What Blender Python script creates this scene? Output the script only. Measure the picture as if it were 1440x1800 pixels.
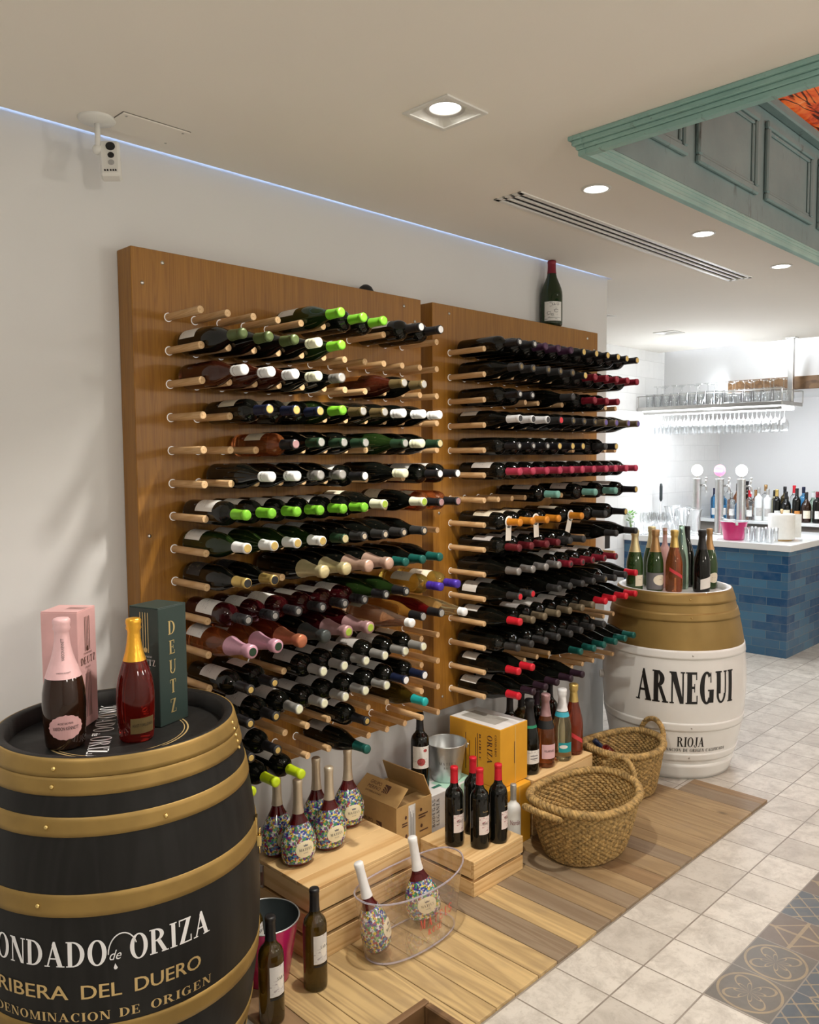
import bpy, bmesh, math, random
from mathutils import Vector, Matrix, Euler
random.seed(7)
PI = math.pi
for o in list(bpy.data.objects): bpy.data.objects.remove(o)
S = bpy.context.scene
COL = S.collection

# ------------------------------------------------------------------ camera
cam_d = bpy.data.cameras.new('camera'); cam = bpy.data.objects.new('camera', cam_d); COL.objects.link(cam)
cam_d.sensor_fit = 'HORIZONTAL'; cam_d.sensor_width = 36.0; cam_d.lens = 35.83
cam_d.clip_start = 0.02; cam_d.clip_end = 60
def cam_matrix(yaw, pitch, roll):
    f = Vector((math.sin(yaw)*math.cos(pitch), math.cos(yaw)*math.cos(pitch), math.sin(pitch)))
    r = Vector((math.cos(yaw), -math.sin(yaw), 0)); u = r.cross(f)
    r2 = math.cos(roll)*r + math.sin(roll)*u; u2 = -math.sin(roll)*r + math.cos(roll)*u
    return Matrix(((r2.x, u2.x, -f.x), (r2.y, u2.y, -f.y), (r2.z, u2.z, -f.z)))
cam.matrix_world = Matrix.Translation((-1.2559, -2.0855, 1.5636)) @ cam_matrix(math.radians(45.146), math.radians(-3.913), math.radians(-0.388)).to_4x4()
S.camera = cam

# ------------------------------------------------------------------ view, world, lights
S.view_settings.view_transform = 'Standard'; S.view_settings.look = 'None'
S.view_settings.exposure = -0.10; S.view_settings.gamma = 1.0; S.view_settings.use_curve_mapping = False
W = bpy.data.worlds.new('world'); S.world = W; W.use_nodes = True
W.node_tree.nodes['Background'].inputs[0].default_value = (0.9, 0.92, 1, 1)
W.node_tree.nodes['Background'].inputs[1].default_value = 0.15
CEIL = 2.49
WARM = (1.0, 0.93, 0.82); NEUT = (1.0, 0.965, 0.92); COOL = (0.90, 0.95, 1.0)
def spot(x, y, z, e, ang=95, blend=0.7, size=0.03, color=NEUT, aim=None):
    d = bpy.data.lights.new('downlight_beam', 'SPOT'); d.energy = e; d.spot_size = math.radians(ang); d.spot_blend = blend
    d.shadow_soft_size = size; d.color = color
    o = bpy.data.objects.new('downlight_beam', d); COL.objects.link(o); o.location = (x, y, z)
    if aim is not None:
        o.rotation_euler = (Vector(aim)-Vector((x, y, z))).to_track_quat('-Z', 'Y').to_euler()
    return o
def area(x, y, z, sx, sy, e, color=NEUT, aim=None, name='room_light'):
    d = bpy.data.lights.new(name, 'AREA'); d.shape = 'RECTANGLE'; d.size = sx; d.size_y = sy; d.energy = e; d.color = color
    o = bpy.data.objects.new(name, d); COL.objects.link(o); o.location = (x, y, z)
    if aim is not None: o.rotation_euler = (Vector(aim)-Vector((x, y, z))).to_track_quat('-Z', 'Y').to_euler()
    return o
# square downlight in view and its unseen neighbours of the same row
spot(0.43, -0.56, 2.455, 120, 115, 0.8, 0.035, WARM)
spot(-1.35, -0.62, 2.455, 46, 115, 0.8, 0.05, NEUT)
# round downlights along the vent
for x in (1.27, 2.10, 2.955): spot(x, -0.50, 2.462, 24, 110, 0.8, 0.03, NEUT)
# further unseen ceiling lamps, then added fill lamps, behind and beside the camera
for (x, y, e) in ((-0.9, -2.2, 26), (0.43, -2.4, 36), (2.0, -3.3, 48), (3.6, -2.6, 40), (4.9, -1.2, 50), (-1.9, -3.3, 28)): spot(x, y, 2.46, e, 130, 0.9, 0.06, NEUT)
def fill_lamp(x, y, z, e, r=0.12, color=WARM):
    d = bpy.data.lights.new('added_fill_lamp', 'POINT'); d.energy = e; d.shadow_soft_size = r; d.color = color
    o = bpy.data.objects.new('added_fill_lamp', d); COL.objects.link(o); o.location = (x, y, z)
fill_lamp(-0.5, -3.4, 1.95, 44); fill_lamp(2.2, -3.6, 1.95, 50); fill_lamp(4.6, -3.0, 1.95, 36)  # unseen point lights added to brighten the ceiling
# fill light added inside the ceiling coffer, which has no visible lamp
fill_lamp(2.6, -1.9, 2.75, 8, 0.06, NEUT)
# bar lamps
spot(4.6, 0.94, 2.47, 34, 120, 0.8, 0.04, COOL); spot(3.55, 0.90, 2.47, 22, 120, 0.8, 0.04, COOL)
area(5.75, 0.5, 2.56, 0.05, 2.0, 42, COOL, (5.80, 0.5, 2.2), 'cove_light')
area(5.52, 0.95, 1.935, 0.30, 1.15, 26, COOL, None, 'shelf_light')
area(5.66, 0.95, 1.985, 0.06, 1.1, 22, COOL, (5.45, 0.95, 2.49), 'added_shelf_uplight')  # upward light added on the shelf to brighten the bar ceiling
area(6.3, 0.5, 2.05, 0.20, 1.9, 16, COOL, (6.75, 0.5, 1.0), 'back_bar_light')

# ------------------------------------------------------------------ node helpers
class X:
    """tiny expression helper for shader math"""
    def __init__(s, nt, sock): s.nt, s.s = nt, sock
    def _m(s, op, *b, clamp=False):
        n = s.nt.nodes.new('ShaderNodeMath'); n.operation = op; n.use_clamp = clamp
        for i, v in enumerate((s,)+b):
            if isinstance(v, X): s.nt.links.new(v.s, n.inputs[i])
            else: n.inputs[i].default_value = v
        return X(s.nt, n.outputs[0])
    def __add__(s, o): return s._m('ADD', o)
    def __sub__(s, o): return s._m('SUBTRACT', o)
    def __mul__(s, o): return s._m('MULTIPLY', o)
    def __truediv__(s, o): return s._m('DIVIDE', o)
    def lt(s, o): return s._m('LESS_THAN', o)
    def gt(s, o): return s._m('GREATER_THAN', o)
    def abs(s): return s._m('ABSOLUTE')
    def floor(s): return s._m('FLOOR')
    def fract(s): return s._m('FRACT')
    def sin(s): return s._m('SINE')
    def sqrt(s): return s._m('SQRT')
    def mx(s, o): return s._m('MAXIMUM', o)
    def mn(s, o): return s._m('MINIMUM', o)
    def atan2(s, o): return s._m('ARCTAN2', o)
def mixc(nt, fac, a, b):
    n = nt.nodes.new('ShaderNodeMix'); n.data_type = 'RGBA'
    if isinstance(fac, X): nt.links.new(fac.s, n.inputs[0])
    elif isinstance(fac, (int, float)): n.inputs[0].default_value = fac
    else: nt.links.new(fac, n.inputs[0])
    for i, v in ((6, a), (7, b)):
        if isinstance(v, (tuple, list)): n.inputs[i].default_value = (*v[:3], 1)
        else: nt.links.new(v, n.inputs[i])
    return n.outputs[2]
MATS = {}
def new_mat(name):
    m = bpy.data.materials.new(name); m.use_nodes = True; nt = m.node_tree
    return m, nt, nt.nodes['Principled BSDF']
def coords(nt, kind='Object'):
    return nt.nodes.new('ShaderNodeTexCoord').outputs[kind]
def mapping(nt, vec, scale=(1, 1, 1), loc=(0, 0, 0), rot=(0, 0, 0)):
    n = nt.nodes.new('ShaderNodeMapping'); nt.links.new(vec, n.inputs[0])
    n.inputs['Scale'].default_value = scale; n.inputs['Location'].default_value = loc; n.inputs['Rotation'].default_value = rot
    return n.outputs[0]
def noise(nt, vec, scale, detail=3, rough=0.55, dist=0.0):
    n = nt.nodes.new('ShaderNodeTexNoise'); nt.links.new(vec, n.inputs['Vector'])
    n.inputs['Scale'].default_value = scale; n.inputs['Detail'].default_value = detail
    n.inputs['Roughness'].default_value = rough; n.inputs['Distortion'].default_value = dist
    return n.outputs['Fac']
def ramp(nt, fac, stops):
    n = nt.nodes.new('ShaderNodeValToRGB'); nt.links.new(fac.s if isinstance(fac, X) else fac, n.inputs[0])
    e = n.color_ramp.elements
    while len(e) < len(stops): e.new(0.5)
    for el, (p, c) in zip(e, stops): el.position = p; el.color = (*c[:3], 1)
    return n.outputs[0]
def bump(nt, p, height, strength=0.3, dist=0.005):
    n = nt.nodes.new('ShaderNodeBump'); n.inputs['Strength'].default_value = strength; n.inputs['Distance'].default_value = dist
    nt.links.new(height.s if isinstance(height, X) else height, n.inputs['Height']); nt.links.new(n.outputs[0], p.inputs['Normal'])
def plain(name, c, rough=0.5, metal=0.0, var=0.08, vscale=6, coat=0.0, trans=0.0, ior=1.45, emit=None, es=0.0, spec=0.5, bmp=0.0, bscale=60, sheen=0.0):
    if name in MATS: return MATS[name]
    m, nt, p = new_mat(name)
    p.inputs['Roughness'].default_value = rough; p.inputs['Metallic'].default_value = metal
    p.inputs['Coat Weight'].default_value = coat; p.inputs['Transmission Weight'].default_value = trans
    p.inputs['IOR'].default_value = ior; p.inputs['Specular IOR Level'].default_value = spec
    if var > 0:
        f = noise(nt, coords(nt), vscale, 3)
        nt.links.new(ramp(nt, f, [(0.3, [v*(1-var) for v in c[:3]]), (0.7, [min(1, v*(1+var)) for v in c[:3]])]), p.inputs['Base Color'])
    else: p.inputs['Base Color'].default_value = (*c[:3], 1)
    if bmp > 0: bump(nt, p, noise(nt, coords(nt), bscale, 4), bmp, 0.003)
    if emit: p.inputs['Emission Color'].default_value = (*emit, 1); p.inputs['Emission Strength'].default_value = es
    MATS[name] = m; return m
def wood(name, light, dark, axis=0, grain=18, rough=0.5, island=0.25, stretch=0.06, knots=True, rings=0.5, coat=0.0):
    if name in MATS: return MATS[name]
    m, nt, p = new_mat(name)
    v = coords(nt)
    geo = nt.nodes.new('ShaderNodeNewGeometry'); rnd = X(nt, geo.outputs['Random Per Island'])
    cmb = nt.nodes.new('ShaderNodeCombineXYZ')
    nt.links.new((rnd*7.3).s, cmb.inputs[0]); nt.links.new((rnd*3.1).s, cmb.inputs[1]); nt.links.new((rnd*11.7).s, cmb.inputs[2])
    add = nt.nodes.new('ShaderNodeVectorMath'); add.operation = 'ADD'; nt.links.new(v, add.inputs[0]); nt.links.new(cmb.outputs[0], add.inputs[1])
    sc = [1, 1, 1]; sc[axis] = stretch
    v2 = mapping(nt, add.outputs[0], sc)
    n1 = X(nt, noise(nt, v2, grain, 5, 0.6, 0.6)); n2 = X(nt, noise(nt, v2, grain*0.22, 2, 0.5, 1.5))
    rg = ((n2*(grain*1.1)).sin()*0.5+0.5)*rings + n1*(1-rings*0.55)
    c = ramp(nt, rg, [(0.22, dark), (0.72, light)])
    if island > 0:
        c = mixc(nt, rnd*island, c, dark)
        c = mixc(nt, X(nt, noise(nt, mapping(nt, v, (1, 1, 1)), 2.5, 2))*0.25, c, [d*0.8 for d in dark])
    if knots:
        k = nt.nodes.new('ShaderNodeTexVoronoi'); nt.links.new(mapping(nt, add.outputs[0], [1 if i != axis else 0.45 for i in range(3)]), k.inputs['Vector']); k.inputs['Scale'].default_value = 6
        kn = X(nt, k.outputs['Distance'])
        c = mixc(nt, ((kn*-14.0)+1.0).mx(0.0)*0.75, c, [d*0.35 for d in dark])
    nt.links.new(c, p.inputs['Base Color']); p.inputs['Roughness'].default_value = rough; p.inputs['Coat Weight'].default_value = coat
    bump(nt, p, rg, 0.12, 0.002)
    MATS[name] = m; return m
def thin_glass(name, tint=(0.97, 0.98, 0.98), refl=0.9, edge=0.25, rim=0.9):
    """clear thin-walled glass or acrylic: sees through, reflects, brighter towards grazing edges"""
    if name in MATS: return MATS[name]
    m = bpy.data.materials.new(name); m.use_nodes = True; nt = m.node_tree; nt.nodes.clear()
    out = nt.nodes.new('ShaderNodeOutputMaterial'); mx = nt.nodes.new('ShaderNodeMixShader')
    t = nt.nodes.new('ShaderNodeBsdfTransparent'); t.inputs[0].default_value = (*tint, 1)
    g = nt.nodes.new('ShaderNodeBsdfGlossy'); g.inputs['Roughness'].default_value = 0.04; g.inputs[0].default_value = (refl, refl, refl, 1)
    lw = nt.nodes.new('ShaderNodeLayerWeight'); lw.inputs[0].default_value = edge
    cr = nt.nodes.new('ShaderNodeValToRGB'); cr.color_ramp.elements[0].color = (0.05, 0.05, 0.05, 1); cr.color_ramp.elements[1].color = (0.75, 0.75, 0.75, 1)
    tr = nt.nodes.new('ShaderNodeValToRGB'); tr.color_ramp.elements[0].color = (*tint, 1); tr.color_ramp.elements[1].color = (*[c*rim for c in tint], 1); tr.color_ramp.elements[0].position = 0.45; nt.links.new(lw.outputs['Facing'], tr.inputs[0]); nt.links.new(tr.outputs[0], t.inputs[0])
    nt.links.new(lw.outputs['Facing'], cr.inputs[0]); nt.links.new(cr.outputs[0], mx.inputs[0])
    nt.links.new(t.outputs[0], mx.inputs[1]); nt.links.new(g.outputs[0], mx.inputs[2]); nt.links.new(mx.outputs[0], out.inputs[0])
    MATS[name] = m; return m
def emitter(name, c, s):
    return plain(name, c, 0.4, 0, 0.0, emit=c, es=s)

# ------------------------------------------------------------------ mesh helpers
class MB:
    def __init__(s): s.v = []; s.f = []; s.m = []; s.sm = []
    def add(s, vs, fs, mi=0, smooth=False, M=None):
        b = len(s.v)
        for p in vs:
            p = Vector(p); s.v.append(tuple(M @ p) if M is not None else tuple(p))
        for f in fs: s.f.append([b+i for i in f]); s.m.append(mi); s.sm.append(smooth)
        return s
    def box(s, x0, x1, y0, y1, z0, z1, c=0.0, mi=0, M=None):
        if c <= 0:
            vs = [(x, y, z) for z in (z0, z1) for y in (y0, y1) for x in (x0, x1)]
            return s.add(vs, [(0, 2, 3, 1), (4, 5, 7, 6), (0, 1, 5, 4), (2, 6, 7, 3), (0, 4, 6, 2), (1, 3, 7, 5)], mi, False, M)
        bm = bmesh.new(); bmesh.ops.create_cube(bm, size=1)
        for v in bm.verts: v.co = ((x0+x1)/2+v.co.x*(x1-x0), (y0+y1)/2+v.co.y*(y1-y0), (z0+z1)/2+v.co.z*(z1-z0))
        bmesh.ops.bevel(bm, geom=bm.edges[:], offset=c, segments=1, affect='EDGES', clamp_overlap=True)
        bm.verts.index_update()
        s.add([v.co.copy() for v in bm.verts], [[v.index for v in f.verts] for f in bm.faces], mi, False, M); bm.free(); return s
    def lathe(s, prof, n=24, mi=0, M=None, sx=1.0, sy=1.0, close=False, smooth=True, a0=0.0, a1=None):
        vs = []; fs = []; full = a1 is None
        k = len(prof); cols = n if full else n+1
        for j in range(cols):
            a = a0+(2*PI if full else (a1-a0))*j/n
            for (r, z) in prof: vs.append((r*math.cos(a)*sx, r*math.sin(a)*sy, z))
        for j in range(n):
            j2 = (j+1) % cols
            for i in range(k-1):
                if prof[i][0] < 1e-6 and prof[i+1][0] < 1e-6: continue
                if prof[i][0] < 1e-6: fs.append((j*k+i, j2*k+i+1, j*k+i+1))
                elif prof[i+1][0] < 1e-6: fs.append((j*k+i, j2*k+i, j*k+i+1))
                else: fs.append((j*k+i, j2*k+i, j2*k+i+1, j*k+i+1))
        return s.add(vs, fs, mi, smooth, M)
    def tube(s, pts, r, n=8, mi=0, closed=False, smooth=True, caps=True, M=None):
        pts = [Vector(p) for p in pts]; N = len(pts); vs = []; fs = []
        up = Vector((0, 0, 1)); prev = None
        for i, p in enumerate(pts):
            if closed: t = pts[(i+1) % N]-pts[i-1]
            else: t = pts[min(i+1, N-1)]-pts[max(i-1, 0)]
            t.normalize()
            if prev is None:
                a = t.cross(up)
                if a.length < 1e-4: a = t.cross(Vector((1, 0, 0)))
            else: a = prev-t*prev.dot(t)
            a.normalize(); prev = a; b = t.cross(a)
            rr = r[i] if isinstance(r, (list, tuple)) else r
            for k in range(n):
                an = 2*PI*k/n; vs.append(p+(a*math.cos(an)+b*math.sin(an))*rr)
        for i in range(N if closed else N-1):
            i2 = (i+1) % N
            for k in range(n):
                k2 = (k+1) % n; fs.append((i*n+k, i*n+k2, i2*n+k2, i2*n+k))
        if caps and not closed: fs.append(list(range(n))[::-1]); fs.append([(N-1)*n+k for k in range(n)])
        return s.add(vs, fs, mi, smooth, M)
    def cyl(s, p0, p1, r0, r1=None, n=20, mi=0, smooth=True, capmi=None, M=None):
        r1 = r0 if r1 is None else r1
        p0 = Vector(p0); p1 = Vector(p1); t = (p1-p0).normalized(); a = t.cross(Vector((0, 0, 1)))
        if a.length < 1e-4: a = Vector((1, 0, 0))
        a.normalize(); b = t.cross(a); vs = []
        for p, r in ((p0, r0), (p1, r1)):
            for k in range(n): vs.append(p+(a*math.cos(2*PI*k/n)+b*math.sin(2*PI*k/n))*r)
        s.add(vs, [(k, (k+1) % n, n+(k+1) % n, n+k) for k in range(n)], mi, smooth, M)
        cm = mi if capmi is None else capmi
        s.add(vs[:n], [list(range(n))[::-1]], cm, False, M); s.add(vs[n:], [list(range(n))], cm, False, M); return s
    def sphere(s, c, r, n=16, mi=0, sx=1, sy=1, sz=1):
        prof = [(r*math.sin(PI*i/(n//2)), -r*math.cos(PI*i/(n//2))) for i in range(n//2+1)]
        prof[0] = (0, -r); prof[-1] = (0, r)
        return s.lathe(prof, n, mi, Matrix.Translation(c) @ Matrix.Diagonal((sx, sy, sz, 1)))
    def rope(s, pts, r, strands=2, turns=8, closed=False, n=6, mi=0):
        pts = [Vector(p) for p in pts]; N = len(pts)
        for k in range(strands):
            path = []; prev = None
            for i, p in enumerate(pts):
                t = (pts[(i+1) % N]-pts[i-1]) if closed else (pts[min(i+1, N-1)]-pts[max(i-1, 0)])
                t.normalize()
                a = t.cross(Vector((0, 0, 1)))
                if a.length < 0.15: a = prev-t*prev.dot(t) if prev is not None else t.cross(Vector((1, 0, 0)))
                a.normalize(); prev = a; b = t.cross(a)
                an = 2*PI*(turns*i/(N if closed else N-1)+k/strands)
                path.append(p+(a*math.cos(an)+b*math.sin(an))*r*0.55)
            s.tube(path, r*0.62, n, mi, closed)
        return s
    def data(s, name, mats):
        me = bpy.data.meshes.new(name); me.from_pydata(s.v, [], s.f); me.validate(clean_customdata=False)
        for m in mats: me.materials.append(m)
        if len(me.polygons) == len(s.m):
            me.polygons.foreach_set('material_index', s.m); me.polygons.foreach_set('use_smooth', s.sm)
        me.update(); return me
    def build(s, name, mats, parent=None):
        return link(name, s.data(name, mats if isinstance(mats, (list, tuple)) else [mats]), parent)
def link(name, me, parent=None):
    o = bpy.data.objects.new(name, me); COL.objects.link(o)
    if parent is not None: o.parent = parent
    return o
def tag(o, label=None, cat=None, group=None, kind=None):
    if label: o['label'] = label
    if cat: o['category'] = cat
    if group: o['group'] = group
    if kind: o['kind'] = kind
    return o
def thing(name, label, cat, loc=(0, 0, 0), rz=0.0, group=None, M=None):
    o = bpy.data.objects.new(name, None); COL.objects.link(o); o.empty_display_size = 0.02
    if M is not None: o.matrix_world = M
    else: o.location = loc; o.rotation_euler = (0, 0, rz)
    return tag(o, label, cat, group)
def structure(name, mb, mats): return tag(mb.build(name, mats), kind='structure')

# ------------------------------------------------------------------ lettering
TH, TN, SR, SE = 0.17, 0.055, 0.07, 0.045
def _arc(cx, cy, rx, ry, a0, a1, th=None, tn=None, n=14):
    th = TH if th is None else th; tn = TN if tn is None else tn
    out = []
    for i in range(n):
        q = []
        for j, (fx, fy) in ((i, (rx, ry)), (i+1, (rx, ry)), (i+1, (rx-th, ry-tn)), (i, (rx-th, ry-tn))):
            a = math.radians(a0+(a1-a0)*j/n); q.append((cx+fx*math.cos(a), cy+fy*math.sin(a)))
        out.append(q)
    return out
def _r(x0, x1, y0, y1): return [(x0, y0), (x1, y0), (x1, y1), (x0, y1)]
def _ser(x0, x1, y): return _r(x0-SR, x1+SR, y, y+SE)
def _stem(x, w=None):
    w = TH if w is None else w
    return [_r(x, x+w, 0, 1), _ser(x, x+w, 0), _ser(x, x+w, 1-SE)]
def glyph(c):
    x = SR
    if c == 'I': return _stem(x), TH+2*SR
    if c == 'A': return [[(.08, 0), (.08+TN*1.2, 0), (.40, .9), (.37, 1.0)], [(.55, 0), (.55+TH*1.1, 0), (.44, 1.0), (.36, 1.0), (.31, .86)], _r(.2, .6, .3, .3+TN), _ser(.06, .14, 0), _ser(.55, .74, 0)], .82
    if c == 'R': return _stem(x)+_arc(.24, .745, .36, .255, -90, 90)+[_r(.2, .3, .49, .49+TN), _r(.2, .26, 1-TN, 1), [(.30, .5), (.46, .52), (.74, 0), (.56, 0)], _ser(.56, .72, 0)], .80
    if c == 'P': return _stem(x)+_arc(.24, .735, .36, .265, -90, 90)+[_r(.2, .3, .47, .47+TN)], .62
    if c == 'B': return _stem(x)+_arc(.24, .76, .32, .24, -90, 90)+_arc(.24, .27, .37, .27, -90, 90), .66
    if c == 'N': return [_r(.1, .1+TN, 0, 1), _r(.62, .62+TN, 0, 1), [(.04, 1), (.04+TH*1.25, 1), (.62+TN, 0), (.62-TH*.45, 0)], _ser(.09, .16, 0), _ser(.61, .68, 1-SE), _r(-.0, .14, 1-SE, 1)], .76
    if c == 'M': return [_r(.1, .1+TN, 0, 1), _r(.70, .70+TH, 0, 1), [(.07, 1), (.07+TH, 1), (.49, 0.02), (.42, 0.02)], [(.70, 1), (.75, 1), (.50, 0.02), (.43, 0.02)], _ser(.09, .16, 0), _ser(.70, .87, 0), _r(0, .14, 1-SE, 1), _r(.80, .95, 1-SE, 1)], .96
    if c == 'E': return _stem(x)+[_r(x, .58, 0, TN), _r(x, .55, 1-TN, 1), _r(x, .45, .48, .48+TN), _r(.53, .58, 0, .27), _r(.50, .55, .76, 1), _r(.41, .45, .37, .64)], .64
    if c == 'F': return _stem(x)+[_r(x, .55, 1-TN, 1), _r(x, .45, .48, .48+TN), _r(.50, .55, .76, 1), _r(.41, .45, .37, .64)], .60
    if c == 'L': return _stem(x)+[_r(x, .58, 0, TN), _r(.53, .58, 0, .3)], .62
    if c == 'D': return _stem(x)+_arc(.26, .5, .46, .5, -90, 90), .76
    if c == 'O': return _arc(.38, .5, .36, .515, 0, 360, n=28), .76
    if c == 'Q': return _arc(.38, .5, .36, .515, 0, 360, n=28)+[[(.4, .1), (.5, .15), (.7, -.15), (.55, -.15)]], .76
    if c == 'C': return _arc(.38, .5, .36, .515, 48, 312, n=22)+[_r(.57, .62, .66, .98)], .68
    if c == 'G': return _arc(.38, .5, .36, .515, 48, 318, n=22)+[_r(.52, .52+TH, .03, .42), _r(.44, .76, .40, .40+SE), _r(.57, .62, .66, .98)], .80
    if c == 'U': return [_r(.1, .1+TH, .3, 1), _r(.60, .60+TN, .3, 1), _ser(.1, .1+TH, 1-SE), _ser(.60, .66, 1-SE)]+_arc(.3775, .3, .2775, .315, 180, 360, th=.12, tn=.07, n=12), .76
    if c == 'J': return [_r(.22, .22+TH, .2, 1), _ser(.22, .22+TH, 1-SE)]+_arc(.2, .2, .19, .25, 180, 360, th=.1, tn=.06), .46
    if c == 'Z': return [_r(.05, .6, 0, TN), _r(.05, .6, 1-TN, 1), [(.05, 0), (.05+TH*1.15, 0), (.6, 1), (.6-TH*1.15, 1)], _r(.56, .61, 0, .27), _r(.04, .09, .74, 1)], .66
    if c == 'S': return _arc(.3, .74, .26, .275, 40, 270, th=.13, tn=.075, n=16)+_arc(.3, .25, .27, .265, -140, 90, th=.13, tn=.075, n=16)+[_r(.49, .53, .70, .97), _r(.05, .09, .04, .3)], .60
    if c == 'T': return [_r(.25, .25+TH, 0, 1), _ser(.25, .42, 0), _r(.02, .64, 1-TN, 1), _r(.02, .06, .74, 1), _r(.60, .64, .74, 1)], .67
    if c == 'V': return [[(.06, 1), (.06+TH*1.15, 1), (.40, 0.03), (.35, 0)], [(.60, 1), (.655, 1), (.40, 0), (.35, 0)], _ser(.06, .24, 1-SE), _ser(.59, .66, 1-SE)], .74
    if c == 'K': return _stem(x)+[[(.2, .42), (.27, .40), (.62, 1), (.55, 1)], [(.3, .56), (.44, .60), (.74, 0), (.56, 0)], _ser(.56, .72, 0), _ser(.54, .62, 1-SE)], .78
    if c == 'H': return _stem(x)+_stem(.55)+[_r(.2, .6, .48, .48+TN)], .80
    if c == 'Ó': g, w = glyph('O'); return g+[[(.36, 1.08), (.42, 1.06), (.56, 1.24), (.46, 1.24)]], w
    if c == 'É': g, w = glyph('E'); return g+[[(.3, 1.08), (.36, 1.06), (.5, 1.24), (.4, 1.24)]], w
    if c == ' ': return [], .38
    return [], .3
def serif_polys(text, h=1.0, wscale=1.0, gap=0.07, width=None):
    polys = []; x = 0.0
    for ch in text:
        g, w = glyph(ch)
        for p in g: polys.append([((x+q[0])*h*wscale, q[1]*h) for q in p])
        x += w+gap
    tot = (x-gap)*h*wscale
    if width: polys = [[(px*width/tot, py) for px, py in p] for p in polys]; tot = width
    return polys, tot
FONTC = {}
def sans_polys(text, h=1.0, width=None, space=1.0):
    key = (text, space)
    if key not in FONTC:
        cu = bpy.data.curves.new('lettering', 'FONT'); cu.body = text; cu.size = 1.0; cu.space_character = space; cu.resolution_u = 3
        o = bpy.data.objects.new('lettering', cu); COL.objects.link(o)
        bpy.context.view_layer.update()
        ev = o.evaluated_get(bpy.context.evaluated_depsgraph_get()); me = bpy.data.meshes.new_from_object(ev)
        FONTC[key] = [[(me.vertices[i].co.x, me.vertices[i].co.y) for i in p.vertices] for p in me.polygons]
        bpy.data.objects.remove(o); bpy.data.curves.remove(cu); bpy.data.meshes.remove(me)
    ps = FONTC[key]
    xs = [q[0] for p in ps for q in p] or [0, 1]; x0, x1 = min(xs), max(xs)
    k = h/0.70; tot = (x1-x0)*k; kx = k if not width else width/(x1-x0)
    return [[((q[0]-x0)*kx, q[1]*k) for q in p] for p in ps], (width or tot)
def wrap_mesh(name, polys, fn, step=None, thick=0.0):
    """lay flat polygons (u,v) on a surface fn(u,v)->Vector; step = largest piece along u and v"""
    bm = bmesh.new()
    for p in polys:
        try: bm.faces.new([bm.verts.new((q[0], q[1], 0)) for q in p])
        except ValueError: pass
    if step and bm.verts:
        for ax in (0, 1):
            lo = min(v.co[ax] for v in bm.verts); hi = max(v.co[ax] for v in bm.verts)
            k = int((hi-lo)/step)
            for i in range(1, k+1):
                co = [0, 0, 0]; co[ax] = lo+step*i-step*0.37; no = [0, 0, 0]; no[ax] = 1
                bmesh.ops.bisect_plane(bm, geom=bm.verts[:]+bm.edges[:]+bm.faces[:], plane_co=co, plane_no=no, dist=1e-7)
    for v in bm.verts: v.co = fn(v.co.x, v.co.y)
    me = bpy.data.meshes.new(name); bm.to_mesh(me); bm.free(); return me
def letter_obj(polys, fn, mat, parent, step=None, name='lettering'):
    me = wrap_mesh(name, polys, fn, step); me.materials.append(mat)
    return link(name, me, parent)
def shift(polys, dx, dy): return [[(x+dx, y+dy) for x, y in p] for p in polys]
def plane_fn(o, ux, vx):
    o = Vector(o); ux = Vector(ux).normalized(); vx = Vector(vx).normalized(); n = ux.cross(vx)*0.0008
    return lambda u, v: o+ux*u+vx*v+n
def ellipse_poly(rx, ry, n=40, wavy=0.0, k=16):
    return [[(rx*(1+wavy*math.cos(k*2*PI*i/n))*math.cos(2*PI*i/n), ry*(1+wavy*math.cos(k*2*PI*i/n))*math.sin(2*PI*i/n)) for i in range(n)]]
def rect_poly(w, h): return [[(-w/2, -h/2), (w/2, -h/2), (w/2, h/2), (-w/2, h/2)]]

# ------------------------------------------------------------------ materials
m_wall = plain('white_plaster', (0.74, 0.745, 0.75), 0.75, var=0.02, vscale=1.5, bmp=0.05, bscale=90)
m_ceil = plain('ceiling_paint', (0.89, 0.855, 0.79), 0.85, var=0.015, vscale=1.0)
m_white = plain('white_enamel', (0.82, 0.82, 0.81), 0.35, var=0.02)
m_wplastic = plain('white_plastic', (0.78, 0.78, 0.75), 0.4, var=0.02)
m_black = plain('matt_black', (0.012, 0.012, 0.013), 0.5, var=0.1)
m_oak = wood('oiled_oak', (0.385, 0.175, 0.022), (0.235, 0.094, 0.008), 2, 75, 0.40, 0.10, 0.035, False, 0.22)
m_dowel = wood('pale_dowel', (0.74, 0.50, 0.27), (0.55, 0.32, 0.13), 1, 60, 0.5, 0.15, 0.06, False, 0.4)
m_dowel_end = wood('dowel_end_grain', (0.78, 0.55, 0.31), (0.50, 0.28, 0.11), 2, 110, 0.6, 0.1, 0.25, False, 0.6)
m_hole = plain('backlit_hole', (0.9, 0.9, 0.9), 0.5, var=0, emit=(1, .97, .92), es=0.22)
m_pine = wood('pine_board', (0.82, 0.59, 0.30), (0.58, 0.33, 0.12), 0, 34, 0.5, 0.12, 0.05, True, 0.5)
m_pine_y = wood('pine_board_cross', (0.82, 0.59, 0.30), (0.58, 0.33, 0.12), 1, 34, 0.5, 0.12, 0.05, True, 0.5)
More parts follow.
